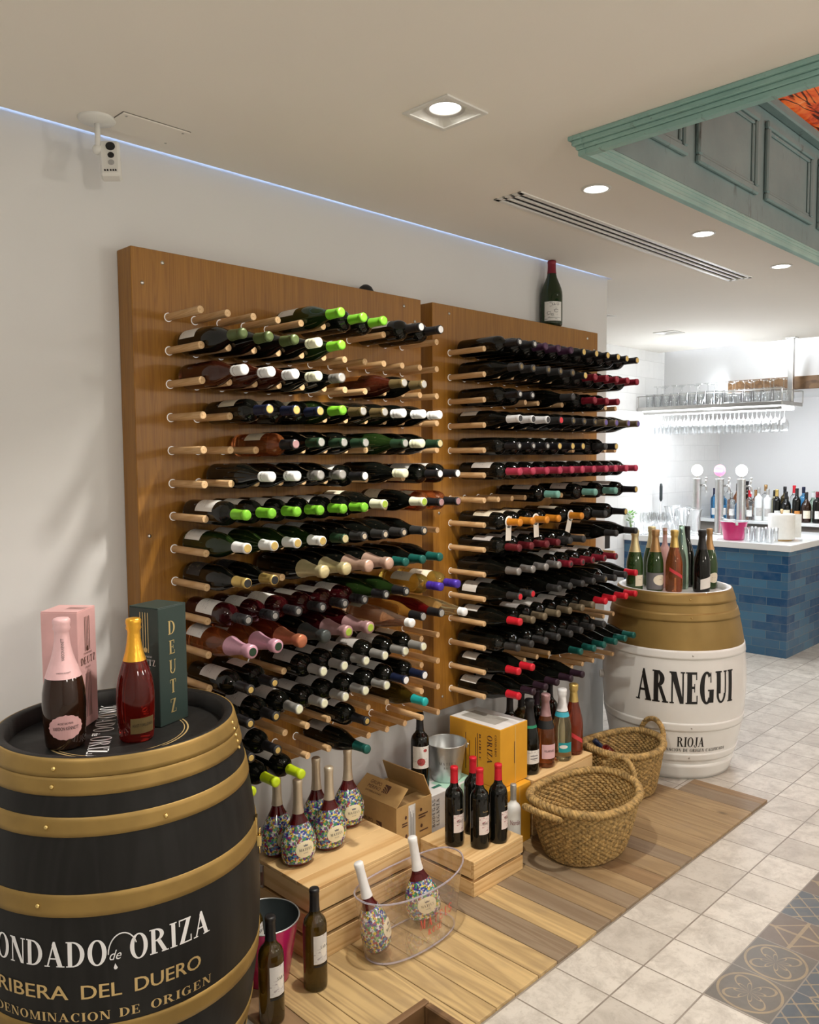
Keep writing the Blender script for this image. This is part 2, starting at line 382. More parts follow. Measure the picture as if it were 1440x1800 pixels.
def plank_mat(i, tone):
    m, nt, p = new_mat('pallet_plank_%d' % i); v = coords(nt)
    geo = nt.nodes.new('ShaderNodeNewGeometry'); rnd = X(nt, geo.outputs['Random Per Island'])
    cmb = nt.nodes.new('ShaderNodeCombineXYZ'); nt.links.new((rnd*7.3).s, cmb.inputs[0]); nt.links.new((rnd*3.1).s, cmb.inputs[1])
    add = nt.nodes.new('ShaderNodeVectorMath'); nt.links.new(v, add.inputs[0]); nt.links.new(cmb.outputs[0], add.inputs[1])
    v2 = mapping(nt, add.outputs[0], (1, 0.07, 1))
    n1 = X(nt, noise(nt, v2, 46, 6, 0.65, 0.8)); n2 = X(nt, noise(nt, v2, 7, 3, 0.5, 2.0)); n3 = X(nt, noise(nt, v, 5, 4, 0.6))
    base = mixc(nt, rnd*0.35, tone, [c*0.78 for c in tone])
    dark = mixc(nt, 0.55, base, (.13, .075, .035))
    g = ((n2*34.0).sin()*0.5+0.5)*0.45+n1*0.75
    c = mixc(nt, ((g-0.35)*1.9)._m('MULTIPLY', 0.75, clamp=True), base, dark)
    c = mixc(nt, ((n3-0.55)*3.0)._m('MULTIPLY', 0.5, clamp=True), c, (.22, .17, .12))
    k = nt.nodes.new('ShaderNodeTexVoronoi'); nt.links.new(mapping(nt, add.outputs[0], (1, 0.5, 1)), k.inputs['Vector']); k.inputs['Scale'].default_value = 5
    c = mixc(nt, ((X(nt, k.outputs['Distance'])*-13.0)+1.0).mx(0.0)*0.85, c, (.05, .03, .018))
    nt.links.new(c, p.inputs['Base Color']); p.inputs['Roughness'].default_value = 0.5; bump(nt, p, g, 0.2, 0.002); return m
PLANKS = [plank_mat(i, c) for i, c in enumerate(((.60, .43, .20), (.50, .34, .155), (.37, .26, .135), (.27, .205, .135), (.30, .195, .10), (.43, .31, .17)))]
m_brownbox = wood('stained_crate_wood', (0.22, 0.12, 0.05), (0.09, 0.045, 0.018), 0, 24, 0.55, 0.3, 0.06, True, 0.5)
m_steel = plain('brushed_steel', (0.58, 0.57, 0.55), 0.28, 1.0, 0.06, 20)
m_zinc = plain('galvanised_zinc', (0.62, 0.66, 0.68), 0.38, 0.85, 0.08, 14)
m_gold = plain('gold_hoop_paint', (0.30, 0.192, 0.055), 0.5, 0.4, 0.18, 9)
m_goldw = plain('gold_barrel_paint', (0.29, 0.190, 0.058), 0.45, 0.45, 0.12, 6)
m_brass = plain('brass', (0.75, 0.56, 0.22), 0.25, 1.0, 0.04)
m_goldink = plain('gold_ink', (0.62, 0.45, 0.20), 0.4, 0.35, 0.05)
m_whiteink = plain('white_ink', (0.84, 0.84, 0.85), 0.5, var=0.02)
m_blackink = plain('black_ink', (0.010, 0.010, 0.010), 0.45, var=0)
m_redink = plain('red_ink', (0.62, 0.05, 0.06), 0.45, var=0)
m_greyink = plain('grey_ink', (0.16, 0.16, 0.17), 0.5, var=0)
m_brownink = plain('brown_ink', (0.10, 0.045, 0.03), 0.5, var=0)
m_blackwood = wood('black_stained_oak', (0.014, 0.0136, 0.013), (0.007, 0.0068, 0.0065), 2, 30, 0.5, 0.0, 0.06, False, 0.3)
for n_ in m_blackwood.node_tree.nodes:
    if n_.type == 'BSDF_PRINCIPLED': n_.inputs['Specular IOR Level'].default_value = 0.25
m_whitebarrel = plain('white_barrel_paint', (0.78, 0.78, 0.76), 0.25, 0, 0.02, 5, coat=0.3)
m_card = plain('brown_cardboard', (0.52, 0.33, 0.13), 0.75, 0, 0.06, 20)
m_cardin = plain('cardboard_inside', (0.42, 0.28, 0.12), 0.8, 0, 0.06, 20)
m_orangebox = plain('orange_carton', (0.72, 0.36, 0.025), 0.55, 0, 0.06, 8)
m_whitebox = plain('white_carton', (0.76, 0.77, 0.77), 0.55, 0, 0.03, 10)
m_greenprint = plain('pale_green_print', (0.45, 0.74, 0.60), 0.55, 0, 0.03)
m_greendark = plain('dark_green_print', (0.03, 0.16, 0.11), 0.55, 0, 0.03)
m_pinkbox = plain('pink_marbled_carton', (0.80, 0.47, 0.47), 0.4, 0, 0.10, 9)
m_greenbox = plain('bottle_green_carton', (0.026, 0.046, 0.041), 0.45, 0, 0.05, 8)
m_straw = plain('seagrass', (0.36, 0.235, 0.085), 0.7, 0, 0.55, 55, bmp=0.6, bscale=200)
m_straw_base = plain('seagrass_base', (0.40, 0.27, 0.12), 0.8, 0, 0.45, 70, bmp=0.5, bscale=220)  # slightly paler seagrass for the basket bottoms
m_acryl = thin_glass('clear_acrylic', (0.965, 0.955, 0.985), 0.9, 0.3)
m_acryl_rim = plain('acrylic_rim', (0.80, 0.78, 0.90), 0.08, 0, 0.0, trans=0.75, ior=1.3)
m_cglass = thin_glass('clear_glass', (0.95, 0.96, 0.965), 0.9, 0.40, 0.42)
m_magenta = plain('magenta_enamel', (0.62, 0.018, 0.16), 0.25, 0, 0.03, coat=0.4)
m_pailin = plain('dark_grey_enamel', (0.035, 0.045, 0.048), 0.3, 0, 0.05)
m_counter = plain('white_quartz', (0.80, 0.82, 0.82), 0.2, 0, 0.02, coat=0.2)
m_lens = emitter('lamp_lens', (1.0, 0.96, 0.88), 14)
m_led = emitter('led_strip', (0.48, 0.66, 1.0), 22)
m_ledw = emitter('white_led_strip', (0.93, 0.96, 1.0), 7)
m_paper = plain('label_paper', (0.80, 0.78, 0.73), 0.6, 0, 0.03, 30)

def label_mat(name, c, ink, k=1.0):
    """paper label with faint printed lines and a blotch of artwork"""
    if name in MATS: return MATS[name]
    m, nt, p = new_mat(name); v = coords(nt)
    n1 = X(nt, noise(nt, mapping(nt, v, (60, 60, 260)), 1.0, 2, 0.6)); n2 = X(nt, noise(nt, mapping(nt, v, (1, 1, 1)), 42, 3, 0.6))
    f = (n1.gt(0.60)*n2.gt(0.52))*0.55*k
    p.inputs['Roughness'].default_value = 0.55
    nt.links.new(mixc(nt, f, c, ink), p.inputs['Base Color']); MATS[name] = m; return m
LAB = {'w': label_mat('white_wine_label', (0.80, 0.79, 0.76), (0.2, 0.2, 0.22)), 'c': label_mat('cream_wine_label', (0.80, 0.74, 0.58), (0.25, 0.15, 0.1)),
       'g': label_mat('grey_wine_label', (0.50, 0.48, 0.46), (0.15, 0.13, 0.15)), 'p': label_mat('picture_wine_label', (0.66, 0.62, 0.60), (0.22, 0.16, 0.16), 1.4),
       'o': label_mat('orange_wine_label', (0.65, 0.27, 0.06), (0.2, 0.05, 0.02)), 'k': label_mat('black_wine_label', (0.02, 0.02, 0.022), (0.4, 0.35, 0.2)),
       'r': label_mat('grape_picture_label', (0.70, 0.64, 0.58), (0.20, 0.03, 0.07), 1.6)}
def glass(name, c, trans, rough=0.04, spec=0.6):
    return plain('glass_'+name, c, rough, 0, 0.0, trans=trans, ior=1.45, spec=spec)
GL = {'dark': glass('dark', (0.004, 0.0045, 0.0035), 0.0, 0.03, 0.5), 'green': glass('green', (0.016, 0.036, 0.008), 0.4), 'rose': glass('rose', (0.50, 0.10, 0.05), 0.88),
      'red': glass('red', (0.16, 0.006, 0.008), 0.6), 'amber': glass('amber', (0.78, 0.40, 0.08), 0.85), 'yellow': glass('yellow', (0.92, 0.70, 0.16), 0.92),
      'pale': glass('pale', (0.88, 0.62, 0.46), 0.93), 'lemon': glass('lemon', (0.90, 0.82, 0.50), 0.95), 'olive': glass('olive', (0.095, 0.060, 0.008), 0.65),
      'champ': glass('champagne_green', (0.045, 0.10, 0.025), 0.5), 'clear': glass('clear_solid', (0.93, 0.95, 0.95), 0.95), 'mint': glass('mint', (0.52, 0.72, 0.56), 0.85),
      'orange': glass('orange', (0.66, 0.22, 0.07), 0.88), 'blue': glass('blue', (0.10, 0.40, 0.75), 0.85), 'whisky': glass('whisky', (0.42, 0.13, 0.03), 0.7), 'brown': glass('brown', (0.03, 0.012, 0.006), 0.2),
      'maroon': glass('maroon', (0.045, 0.004, 0.006), 0.5), 'cherry': glass('cherry', (0.34, 0.018, 0.010), 0.85), 'white': plain('glass_white', (0.78, 0.80, 0.79), 0.25, 0, 0.02), 'pink': plain('glass_pink', (0.80, 0.50, 0.48), 0.2, 0, 0.04, trans=0.2), 'brownred': glass('brownred', (0.085, 0.018, 0.008), 0.5)}
def foil(name, c, metal=0.25, rough=0.38, b=0.0): return plain('foil_'+name, c, rough, metal, 0.05, 30, bmp=b, bscale=160)
FO = {'lime': foil('lime', (0.20, 0.55, 0.035)), 'yellowgreen': foil('yellowgreen', (0.36, 0.50, 0.06)), 'olive': foil('olive', (0.085, 0.12, 0.04)), 'cream': foil('cream', (0.70, 0.71, 0.52), 0.0), 'black': foil('black', (0.012, 0.012, 0.014), 0.0),
      'white': foil('white', (0.80, 0.81, 0.82), 0.0), 'grey': foil('grey', (0.30, 0.29, 0.28), 0.6), 'bronze': foil('bronze', (0.17, 0.125, 0.055), 0.5), 'navy': foil('navy', (0.012, 0.018, 0.05)), 'darkgreen': foil('darkgreen', (0.02, 0.05, 0.025)),
      'teal': foil('teal', (0.010, 0.105, 0.088)), 'gold': foil('gold', (0.66, 0.48, 0.16), 0.7, 0.35), 'palegold': foil('palegold', (0.68, 0.60, 0.34), 0.6, 0.4, 0.25), 'copper': foil('copper', (0.62, 0.42, 0.33), 0.6, 0.4, 0.25),
      'tan': foil('tan', (0.45, 0.27, 0.12), 0.6), 'purple': foil('purple', (0.065, 0.03, 0.36)), 'pinkfoil': foil('pinkfoil', (0.60, 0.33, 0.43), 0.3, 0.4, 0.2), 'rust': foil('rust', (0.48, 0.17, 0.09), 0.5, 0.4, 0.2), 'smoke': foil('smoke', (0.06, 0.07, 0.07), 0.5, 0.35, 0.2),
      'dustypink': foil('dustypink', (0.42, 0.25, 0.26), 0.4, 0.4, 0.2), 'silver': foil('silver', (0.42, 0.42, 0.40), 0.55), 'turquoise': foil('turquoise', (0.02, 0.42, 0.42)), 'limeyellow': foil('limeyellow', (0.50, 0.66, 0.012), 0.0), 'plum': foil('plum', (0.060, 0.022, 0.055)), 'red': foil('red', (0.60, 0.014, 0.03), 0.1),
      'darkred': foil('darkred', (0.13, 0.012, 0.018)), 'wine': foil('wine', (0.22, 0.014, 0.028)), 'raspberry': foil('raspberry', (0.46, 0.045, 0.095)), 'seafoam': foil('seafoam', (0.16, 0.37, 0.31), 0.0), 'orange': foil('orange', (0.64, 0.24, 0.02)), 'aubergine': foil('aubergine', (0.028, 0.012, 0.022)), 'khaki': foil('khaki', (0.17, 0.135, 0.085), 0.3),
      'charcoal': foil('charcoal', (0.035, 0.035, 0.035), 0.2), 'palepink': foil('palepink', (0.82, 0.52, 0.54), 0.1, 0.42, 0.15), 'brightgold': foil('brightgold', (0.88, 0.46, 0.05), 0.7, 0.3, 0.25), 'champagne': foil('champagne', (0.62, 0.53, 0.40), 0.6, 0.4, 0.1), 'cork': foil('cork', (0.38, 0.22, 0.12), 0.0), 'violetdisc': foil('violetdisc', (0.12, 0.09, 0.3))}

# tile floor
def tile_floor():
    m, nt, p = new_mat('stone_tile'); v = coords(nt)
    b = nt.nodes.new('ShaderNodeTexBrick'); nt.links.new(mapping(nt, v, (1, 1, 1), (-1.336, 0.7065, 0)), b.inputs['Vector'])
    b.offset = 0.0; b.squash = 1.0
    b.inputs['Scale'].default_value = 1.0; b.inputs['Brick Width'].default_value = 0.1955; b.inputs['Row Height'].default_value = 0.189
    b.inputs['Mortar Size'].default_value = 0.0030; b.inputs['Mortar Smooth'].default_value = 0.3; b.inputs['Bias'].default_value = 0.0
    b.inputs['Color1'].default_value = (0.50, 0.47, 0.42, 1); b.inputs['Color2'].default_value = (0.64, 0.61, 0.55, 1); b.inputs['Mortar'].default_value = (0.22, 0.19, 0.155, 1)
    n = X(nt, noise(nt, v, 11, 9, 0.74, 0.4)); n2 = X(nt, noise(nt, v, 55, 6, 0.7))
    c = mixc(nt, ((n-0.5)*5.0+0.35)._m('MULTIPLY', 0.62, clamp=True), b.outputs['Color'], (0.34, 0.31, 0.27))
    c = mixc(nt, ((n2-0.54)*7.0)._m('MULTIPLY', 0.35, clamp=True), c, (0.30, 0.27, 0.23))
    nt.links.new(c, p.inputs['Base Color']); p.inputs['Roughness'].default_value = 0.42
    bump(nt, p, X(nt, b.outputs['Fac'])*-1.0+n2*0.12, 0.35, 0.003); return m
def inlay_floor():
    m, nt, p = new_mat('patterned_tile'); v = coords(nt)
    sx = nt.nodes.new('ShaderNodeSeparateXYZ'); nt.links.new(mapping(nt, v, (1, 1, 1), (-0.949, 1.084, 0)), sx.inputs[0])
    tx = X(nt, sx.outputs[0])/0.1955; ty = X(nt, sx.outputs[1])/0.189
    cx, cy = tx.floor(), ty.floor(); px, py = tx.fract()-0.5, ty.fract()-0.5
    wn = nt.nodes.new('ShaderNodeTexWhiteNoise'); wn.noise_dimensions = '2D'; cb = nt.nodes.new('ShaderNodeCombineXYZ')
    nt.links.new(cx.s, cb.inputs[0]); nt.links.new(cy.s, cb.inputs[1]); nt.links.new(cb.outputs[0], wn.inputs['Vector']); r = X(nt, wn.outputs['Value'])
    d1 = ((px+py)*2.5).fract()-0.5; d2 = ((px-py)*2.5).fract()-0.5
    lat = d1.abs().mn(d2.abs()).lt(0.045); dots = (d1.abs()+d2.abs()).lt(0.15)
    rad = (px*px+py*py).sqrt(); th = py.atan2(px)
    pet = ((((th*2.0).sin().abs()*0.40)-rad).abs()).lt(0.022); pet2 = ((((th*4.0).sin().abs()*0.22)-rad).abs()).lt(0.016); ring = ((rad-0.46).abs()).lt(0.02)
    flor = pet.mx(pet2).mx(ring)
    star = (((px.abs()+py.abs())-0.42).abs()).lt(0.022); cross = px.abs().mn(py.abs()).lt(0.03)
    isl = r.lt(0.45); isf = r.gt(0.45)*r.lt(0.78); iss = r.gt(0.78)
    pat = (isl*lat.mx(dots)).mx(isf*flor).mx(iss*star.mx(cross))
    bg = ramp(nt, r, [(0.0, (0.065, 0.080, 0.095)), (0.40, (0.095, 0.10, 0.105)), (0.55, (0.115, 0.105, 0.088)), (0.85, (0.14, 0.105, 0.078))])
    n = X(nt, noise(nt, v, 16, 5, 0.65))
    bg = mixc(nt, ((n-0.45)*2.0)._m('MULTIPLY', 0.7, clamp=True), bg, (0.20, 0.175, 0.135))
    c = mixc(nt, pat*((n*1.5)._m('MINIMUM', 0.8)), bg, (0.33, 0.25, 0.14))
    gro = px.abs().mx(py.abs()).gt(0.489)
    c = mixc(nt, gro*0.8, c, (0.25, 0.22, 0.18))
    nt.links.new(c, p.inputs['Base Color']); p.inputs['Roughness'].default_value = 0.32; return m
def brick_tile(name, c1, c2, mortar, bw, bh, ms, rough, plane, noise_c, bstr, bias=0.0):
    m, nt, p = new_mat(name); v = coords(nt); sp = nt.nodes.new('ShaderNodeSeparateXYZ'); nt.links.new(v, sp.inputs[0])
    cb = nt.nodes.new('ShaderNodeCombineXYZ')
    nt.links.new((X(nt, sp.outputs[0])+X(nt, sp.outputs[1])).s, cb.inputs[0]); nt.links.new(sp.outputs[2], cb.inputs[1])
    b = nt.nodes.new('ShaderNodeTexBrick'); nt.links.new(cb.outputs[0], b.inputs['Vector']); b.offset = 0.5
    b.inputs['Scale'].default_value = 1.0; b.inputs['Brick Width'].default_value = bw; b.inputs['Row Height'].default_value = bh
    b.inputs['Mortar Size'].default_value = ms; b.inputs['Bias'].default_value = bias
    b.inputs['Color1'].default_value = (*c1, 1); b.inputs['Color2'].default_value = (*c2, 1); b.inputs['Mortar'].default_value = (*mortar, 1)
    n = X(nt, noise(nt, v, 14, 4, 0.6))
    c = mixc(nt, ((n-0.42)*3.0)._m('MULTIPLY', 0.55, clamp=True), b.outputs['Color'], noise_c)
    nt.links.new(c, p.inputs['Base Color']); p.inputs['Roughness'].default_value = rough
    bump(nt, p, X(nt, b.outputs['Fac'])*-1.0+n*0.5, bstr, 0.004); return m
m_tile = tile_floor(); m_inlay = inlay_floor()
m_bluetile = brick_tile('blue_glazed_tile', (0.010, 0.062, 0.165), (0.065, 0.180, 0.290), (0.12, 0.18, 0.23), 0.215, 0.0655, 0.0022, 0.18, 'v', (0.085, 0.145, 0.215), 0.25)
m_whitetile = brick_tile('white_glazed_tile', (0.74, 0.74, 0.73), (0.80, 0.80, 0.79), (0.66, 0.66, 0.65), 0.30, 0.15, 0.002, 0.2, 'v', (0.72, 0.72, 0.71), 0.5)

# ------------------------------------------------------------------ setting
structure('floor', MB().box(-3, 8, -4.8, 3.0, -0.06, 0.0), m_tile)
structure('trim_4', MB().box(0.949, 4.9, -3.2, -1.084, 0.0, 0.0006), m_inlay)
# ceiling with openings: x cuts / y cuts, cells dropped where lamps, vent and coffer sit
def holed_sheet(x0, x1, y0, y1, holes, z, t, mb=None):
    xs = sorted({x0, x1, *[h[0] for h in holes], *[h[1] for h in holes]}); ys = sorted({y0, y1, *[h[2] for h in holes], *[h[3] for h in holes]})
    mb = mb or MB()
    for i in range(len(xs)-1):
        for j in range(len(ys)-1):
            cx, cy = (xs[i]+xs[i+1])/2, (ys[j]+ys[j+1])/2
            if any(h[0] < cx < h[1] and h[2] < cy < h[3] for h in holes): continue
            mb.box(xs[i], xs[i+1], ys[j], ys[j+1], z, z+t)
    return mb
H_SQ = (0.352, 0.505, -0.633, -0.480); H_SQ2 = (4.52, 4.68, 0.86, 1.02); H_SQ3 = (3.47, 3.63, 0.82, 0.98)
H_VENT = (1.112, 3.105, -0.296, -0.176); H_COF = (0.83, 4.40, -3.0, -0.71)
ce = holed_sheet(-3, 5.70, -4.8, 0.236, [H_SQ, H_VENT, H_COF], CEIL, 0.010)
holed_sheet(2.615, 5.70, 0.236, 1.66, [H_SQ2, H_SQ3], CEIL, 0.010, ce)
ce.box(5.70, 8.0, -4.8, -0.6, CEIL, CEIL+0.010); ce.box(-3.1, 8.1, -4.9, 3.1, 3.20, 3.24)
structure('ceiling', ce, m_ceil)
structure('wall_left', MB().box(-3.1, 2.612, 0.27, 0.40, 0, 3.20), m_wall)
structure('wall_bar', MB().box(2.0, 8.0, 1.60, 1.70, 0, 3.20), m_whitetile)
structure('wall_back', MB().box(7.0, 7.1, -4.8, 1.60, 0, 3.20), m_wall)
structure('trim_1', MB().box(5.80, 7.0, -0.60, 1.60, 2.10, 3.20), m_wall)
structure('wall_near', MB().box(-3.1, 8.0, -4.9, -4.8, 0, 3.20), m_wall)
structure('wall_side', MB().box(-3.1, -3.0, -4.8, 0.27, 0, 3.20), m_wall)
# hidden light strip in the slot between ceiling edge and wall
structure('trim_2', MB().box(-3.0, 2.60, 0.150, 0.205, CEIL+0.0105, CEIL+0.016), m_led)
structure('trim_3', MB().box(-3.0, 2.61, 0.06, 0.27, 2.530, 2.56), plain('bounce_shield_black', (.02, .02, .022), .9, var=0))  # unseen black cover, added to cut LED bounce onto the wall
structure('trim_5', MB().box(5.66, 5.695, -0.5, 1.55, CEIL+0.0105, CEIL+0.03), m_ledw)

# wooden platform: loose boards across, one mesh
pl = MB(); x = -0.040; random.seed(11)
while x < 2.40:
    w = random.choice((0.088, 0.098, 0.112)); x2 = min(x+w, 2.405)
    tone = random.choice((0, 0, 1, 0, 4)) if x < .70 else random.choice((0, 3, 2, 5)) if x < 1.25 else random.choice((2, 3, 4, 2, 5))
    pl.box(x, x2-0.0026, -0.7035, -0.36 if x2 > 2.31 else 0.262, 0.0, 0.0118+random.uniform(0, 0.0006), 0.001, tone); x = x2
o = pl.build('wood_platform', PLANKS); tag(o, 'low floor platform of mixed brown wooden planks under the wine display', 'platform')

# ceiling fittings -------------------------------------------------
def square_downlight(h, label, z=CEIL):
    x0, x1, y0, y1 = h; cx, cy = (x0+x1)/2, (y0+y1)/2
    t = thing('square_downlight', label, 'ceiling light', (cx, cy, z), 0, 'recessed ceiling lights')
    a = (x1-x0)/2; f = MB()
    for (p, q, r_, s_) in ((-a-.006, a+.006, -a-.006, -a+.008), (-a-.006, a+.006, a-.008, a+.006), (-a-.006, -a+.008, -a+.008, a-.008), (a-.008, a+.006, -a+.008, a-.008)):
        f.box(p, q, r_, s_, -0.005, 0.0, 0.0008)
    f.build('frame', m_wplastic, t)
    # flared white well
    w = MB(); n = 40; vs = []
    for i in range(n):
        an = 2*PI*i/n; k = (a-.008)/max(abs(math.cos(an)), abs(math.sin(an)))
        vs.append((k*math.cos(an), k*math.sin(an), -0.002))
    for i in range(n): an = 2*PI*i/n; vs.append((0.056*math.cos(an), 0.056*math.sin(an), 0.012))
    w.add(vs, [(i, n+i, n+(i+1) % n, (i+1) % n) for i in range(n)], 0, False)
    w.build('well', m_wplastic, t)
    r = MB(); r.lathe([(0.056, 0.012), (0.053, 0.006), (0.051, 0.014), (0.044, 0.008), (0.042, 0.016), (0.041, 0.020)], 36); r.build('gimbal_ring', m_wplastic, t)
    MB().lathe([(0, 0.014), (0.041, 0.0155)], 30).build('lens', m_lens, t)
    MB().box(-a-.002, a+.002, -a-.002, a+.002, 0.046, 0.09).build('housing', m_wplastic, t)
square_downlight(H_SQ, 'large square recessed downlight with round lamp, left of the ceiling vent')
square_downlight(H_SQ2, 'square recessed downlight above the bar, further from the rack wall')
square_downlight(H_SQ3, 'square recessed downlight at the end of the rack wall')
for x, lb in ((1.27, 'bright round downlight near the left end of the vent'), (2.10, 'bright round downlight beside the middle of the vent'), (2.955, 'bright round downlight near the far right end of the vent')):
    t = thing('round_downlight', lb, 'ceiling light', (x, -0.50, CEIL), 0, 'round ceiling lights')
    MB().lathe([(0.052, 0), (0.050, -0.004), (0.041, -0.005), (0.040, -0.002)], 32).build('ring', m_wplastic, t)
    MB().lathe([(0, -0.003), (0.0405, -0.003)], 28).build('lens', m_lens, t)
# linear air vent
t = thing('air_vent', 'long white linear ceiling vent with three black slots', 'air vent', (2.1085, -0.236, CEIL))
L = 1.993/2; hw = 0.06
f = MB()
for (a, b) in ((-hw-.004, -0.044), (-0.023, -0.011), (0.011, 0.023), (0.044, hw+.004)): f.box(-L-.004, L+.004, a, b, -0.004, 0.003, 0.001)
f.box(-L-.004, -L+.02, -hw, hw, -0.004, 0.003); f.box(L-.02, L+.004, -hw, hw, -0.004, 0.003); f.build('frame', m_wplastic, t)
MB().box(-L, L, -hw, hw, 0.0035, 0.012).build('slot_backing', m_black, t)
# ceiling hatch
t = thing('ceiling_hatch', 'white rectangular access panel in the ceiling above the left rack', 'access panel', (-0.095, 0.105, CEIL))
MB().box(-0.10, 0.10, -0.065, 0.066, -0.0045, -0.0008, 0.0015).build('panel', m_ceil, t); MB().box(-0.1016, 0.1016, -0.0666, 0.0676, -0.0012, 0.0).build('shadow_gap', plain('dark_gap', (0.25, 0.23, 0.2), .8), t)  # dark sheet behind the panel shows as a thin line around it
for sx, sy in ((-.085, -.05), (.085, -.05), (-.085, .05), (.085, .05)):
    MB().lathe([(0, -0.0062), (0.003, -0.0056), (0.004, -0.0045)], 10).build('screw', m_steel, t).location = (sx, sy, 0)
# camera on the ceiling
t = thing('security_camera', 'white security camera on a round ceiling base at the upper left', 'camera', (-0.225, 0.135, CEIL))
MB().lathe([(0.0, -0.014), (0.012, -0.014), (0.046, -0.008), (0.050, -0.003), (0.050, 0.0)], 32).build('base_plate', m_wplastic, t)
br = MB(); br.tube([(0, 0, -.012), (0.0, 0.0, -.055), (0.004, 0.012, -0.075)], 0.0075, 10); br.sphere((0.004, 0.012, -0.078), 0.014, 14); br.build('bracket', m_wplastic, t)
Mc = Matrix.Translation((0.028, -0.012, -0.105)) @ Euler((math.radians(-18), math.radians(-4), math.radians(-33))).to_matrix().to_4x4()
b = MB().box(-0.027, 0.027, -0.010, 0.026, -0.055, 0.055, 0.006, 0, Mc).build('body', m_wplastic, t)
for z, r, mm, nm in ((0.034, 0.0125, m_black, 'lens'), (0.006, 0.0085, m_black, 'infrared_lamp'), (-0.017, 0.008, plain('grey_sensor', (0.4, 0.4, 0.4), .5), 'motion_sensor')):
    MB().cyl((0.004, -0.0095, z), (0.004, -0.0125, z), r, None, 20, 0, True, None, Mc).build(nm, mm, t)
for x_ in (-.016, -.009, -.001, .006, .012): letter_obj([[(x_, -.044), (x_+.005, -.044), (x_+.004, -.038), (x_, -.038)]], lambda u, v: Mc @ Vector((u, -0.0106, v)), m_blackink, t, None, 'printed_mark')
# coffer
def distressed(name, c1, c2, dark, sc):
    m, nt, p = new_mat(name); v = coords(nt)
    a = X(nt, noise(nt, mapping(nt, v, (1, 1, 1)), 3.0, 6, 0.65)); b = X(nt, noise(nt, mapping(nt, v, sc), 7, 5, 0.7))
    c = ramp(nt, a, [(0.3, c1), (0.7, c2)]); c = mixc(nt, ((b-0.60)*9.0)._m('MULTIPLY', 0.75, clamp=True), c, dark)
    nt.links.new(c, p.inputs['Base Color']); p.inputs['Roughness'].default_value = 0.6; bump(nt, p, b, 0.25, 0.004); return m
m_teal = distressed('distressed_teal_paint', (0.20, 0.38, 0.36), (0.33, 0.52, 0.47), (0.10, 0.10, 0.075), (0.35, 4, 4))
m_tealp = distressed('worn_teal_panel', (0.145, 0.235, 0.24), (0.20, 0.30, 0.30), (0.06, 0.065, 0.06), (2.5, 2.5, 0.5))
t = thing('ceiling_coffer', 'distressed teal wooden coffer set in the ceiling with panelled sides', 'ceiling coffer', (0.83, -0.71, CEIL))
f = MB()      # frame strips stepped like a crown moulding, local coordinates: +x right, -y towards the room
for (w0, w1, z0, z1) in ((-0.020, 0.024, -0.012, 0.0), (-0.012, 0.024, -0.026, -0.012), (-0.003, 0.024, -0.038, -0.026), (0.002, 0.028, -0.055, -0.038)):
    f.box(w0, 3.57-w0, -w1, -w0, z0, z1, 0.002); f.box(w0, w1, -2.29, -w1, z0, z1, 0.002)
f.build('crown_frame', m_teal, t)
p_ = MB(); yy = -0.036
p_.box(0.0, 3.57, -0.023, -0.001, 0.0, 0.505)
px = 0.10
while px < 3.4:
    for (a, b, c_, d) in ((px, px+.52, .09, .12), (px, px+.52, .37, .40), (px, px+.03, .12, .37), (px+.49, px+.52, .12, .37)): p_.box(a, b, yy-.006, -0.022, c_, d, 0.006)
    for (a, b, c_, d) in ((px+.03, px+.49, .12, .135), (px+.03, px+.49, .355, .37), (px+.03, px+.045, .135, .355), (px+.475, px+.49, .135, .355)): p_.box(a, b, yy+.004, -0.022, c_, d, 0.004)
    px += 0.60
p_.box(0.0, 3.57, yy-.03, -0.022, 0.44, 0.465, 0.006); p_.box(0.0, 3.57, yy-.012, -0.022, 0.465, 0.50, 0.004)
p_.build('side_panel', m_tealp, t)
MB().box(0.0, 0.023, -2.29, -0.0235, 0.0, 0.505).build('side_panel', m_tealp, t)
def leaf_print():
    m, nt, p = new_mat('autumn_leaf_print'); v = coords(nt)
    a = X(nt, noise(nt, v, 11, 8, 0.75, 0.6)); b = X(nt, noise(nt, mapping(nt, v, (0.8, 3.2, 1), (0, 0, 0), (0, 0, 0.6)), 2.6, 3, 0.6, 1.2))
    c = ramp(nt, a, [(0.30, (0.10, 0.008, 0.005)), (0.46, (0.62, 0.065, 0.012)), (0.62, (0.90, 0.23, 0.05)), (0.74, (0.85, 0.62, 0.5))])
    c = mixc(nt, ((((b-0.5).abs())*-28.0)+1.2).mx(0.0)._m('MINIMUM', 0.95), c, (0.012, 0.006, 0.008))
    nt.links.new(c, p.inputs['Base Color']); nt.links.new(c, p.inputs['Emission Color']); p.inputs['Emission Strength'].default_value = 0.40; p.inputs['Roughness'].default_value = 0.3; return m  # emission added so the print looks bright; no lamp stands behind it
MB().box(0.0, 3.57, -2.29, -0.0, 0.506, 0.52).build('glowing_print', leaf_print(), t)

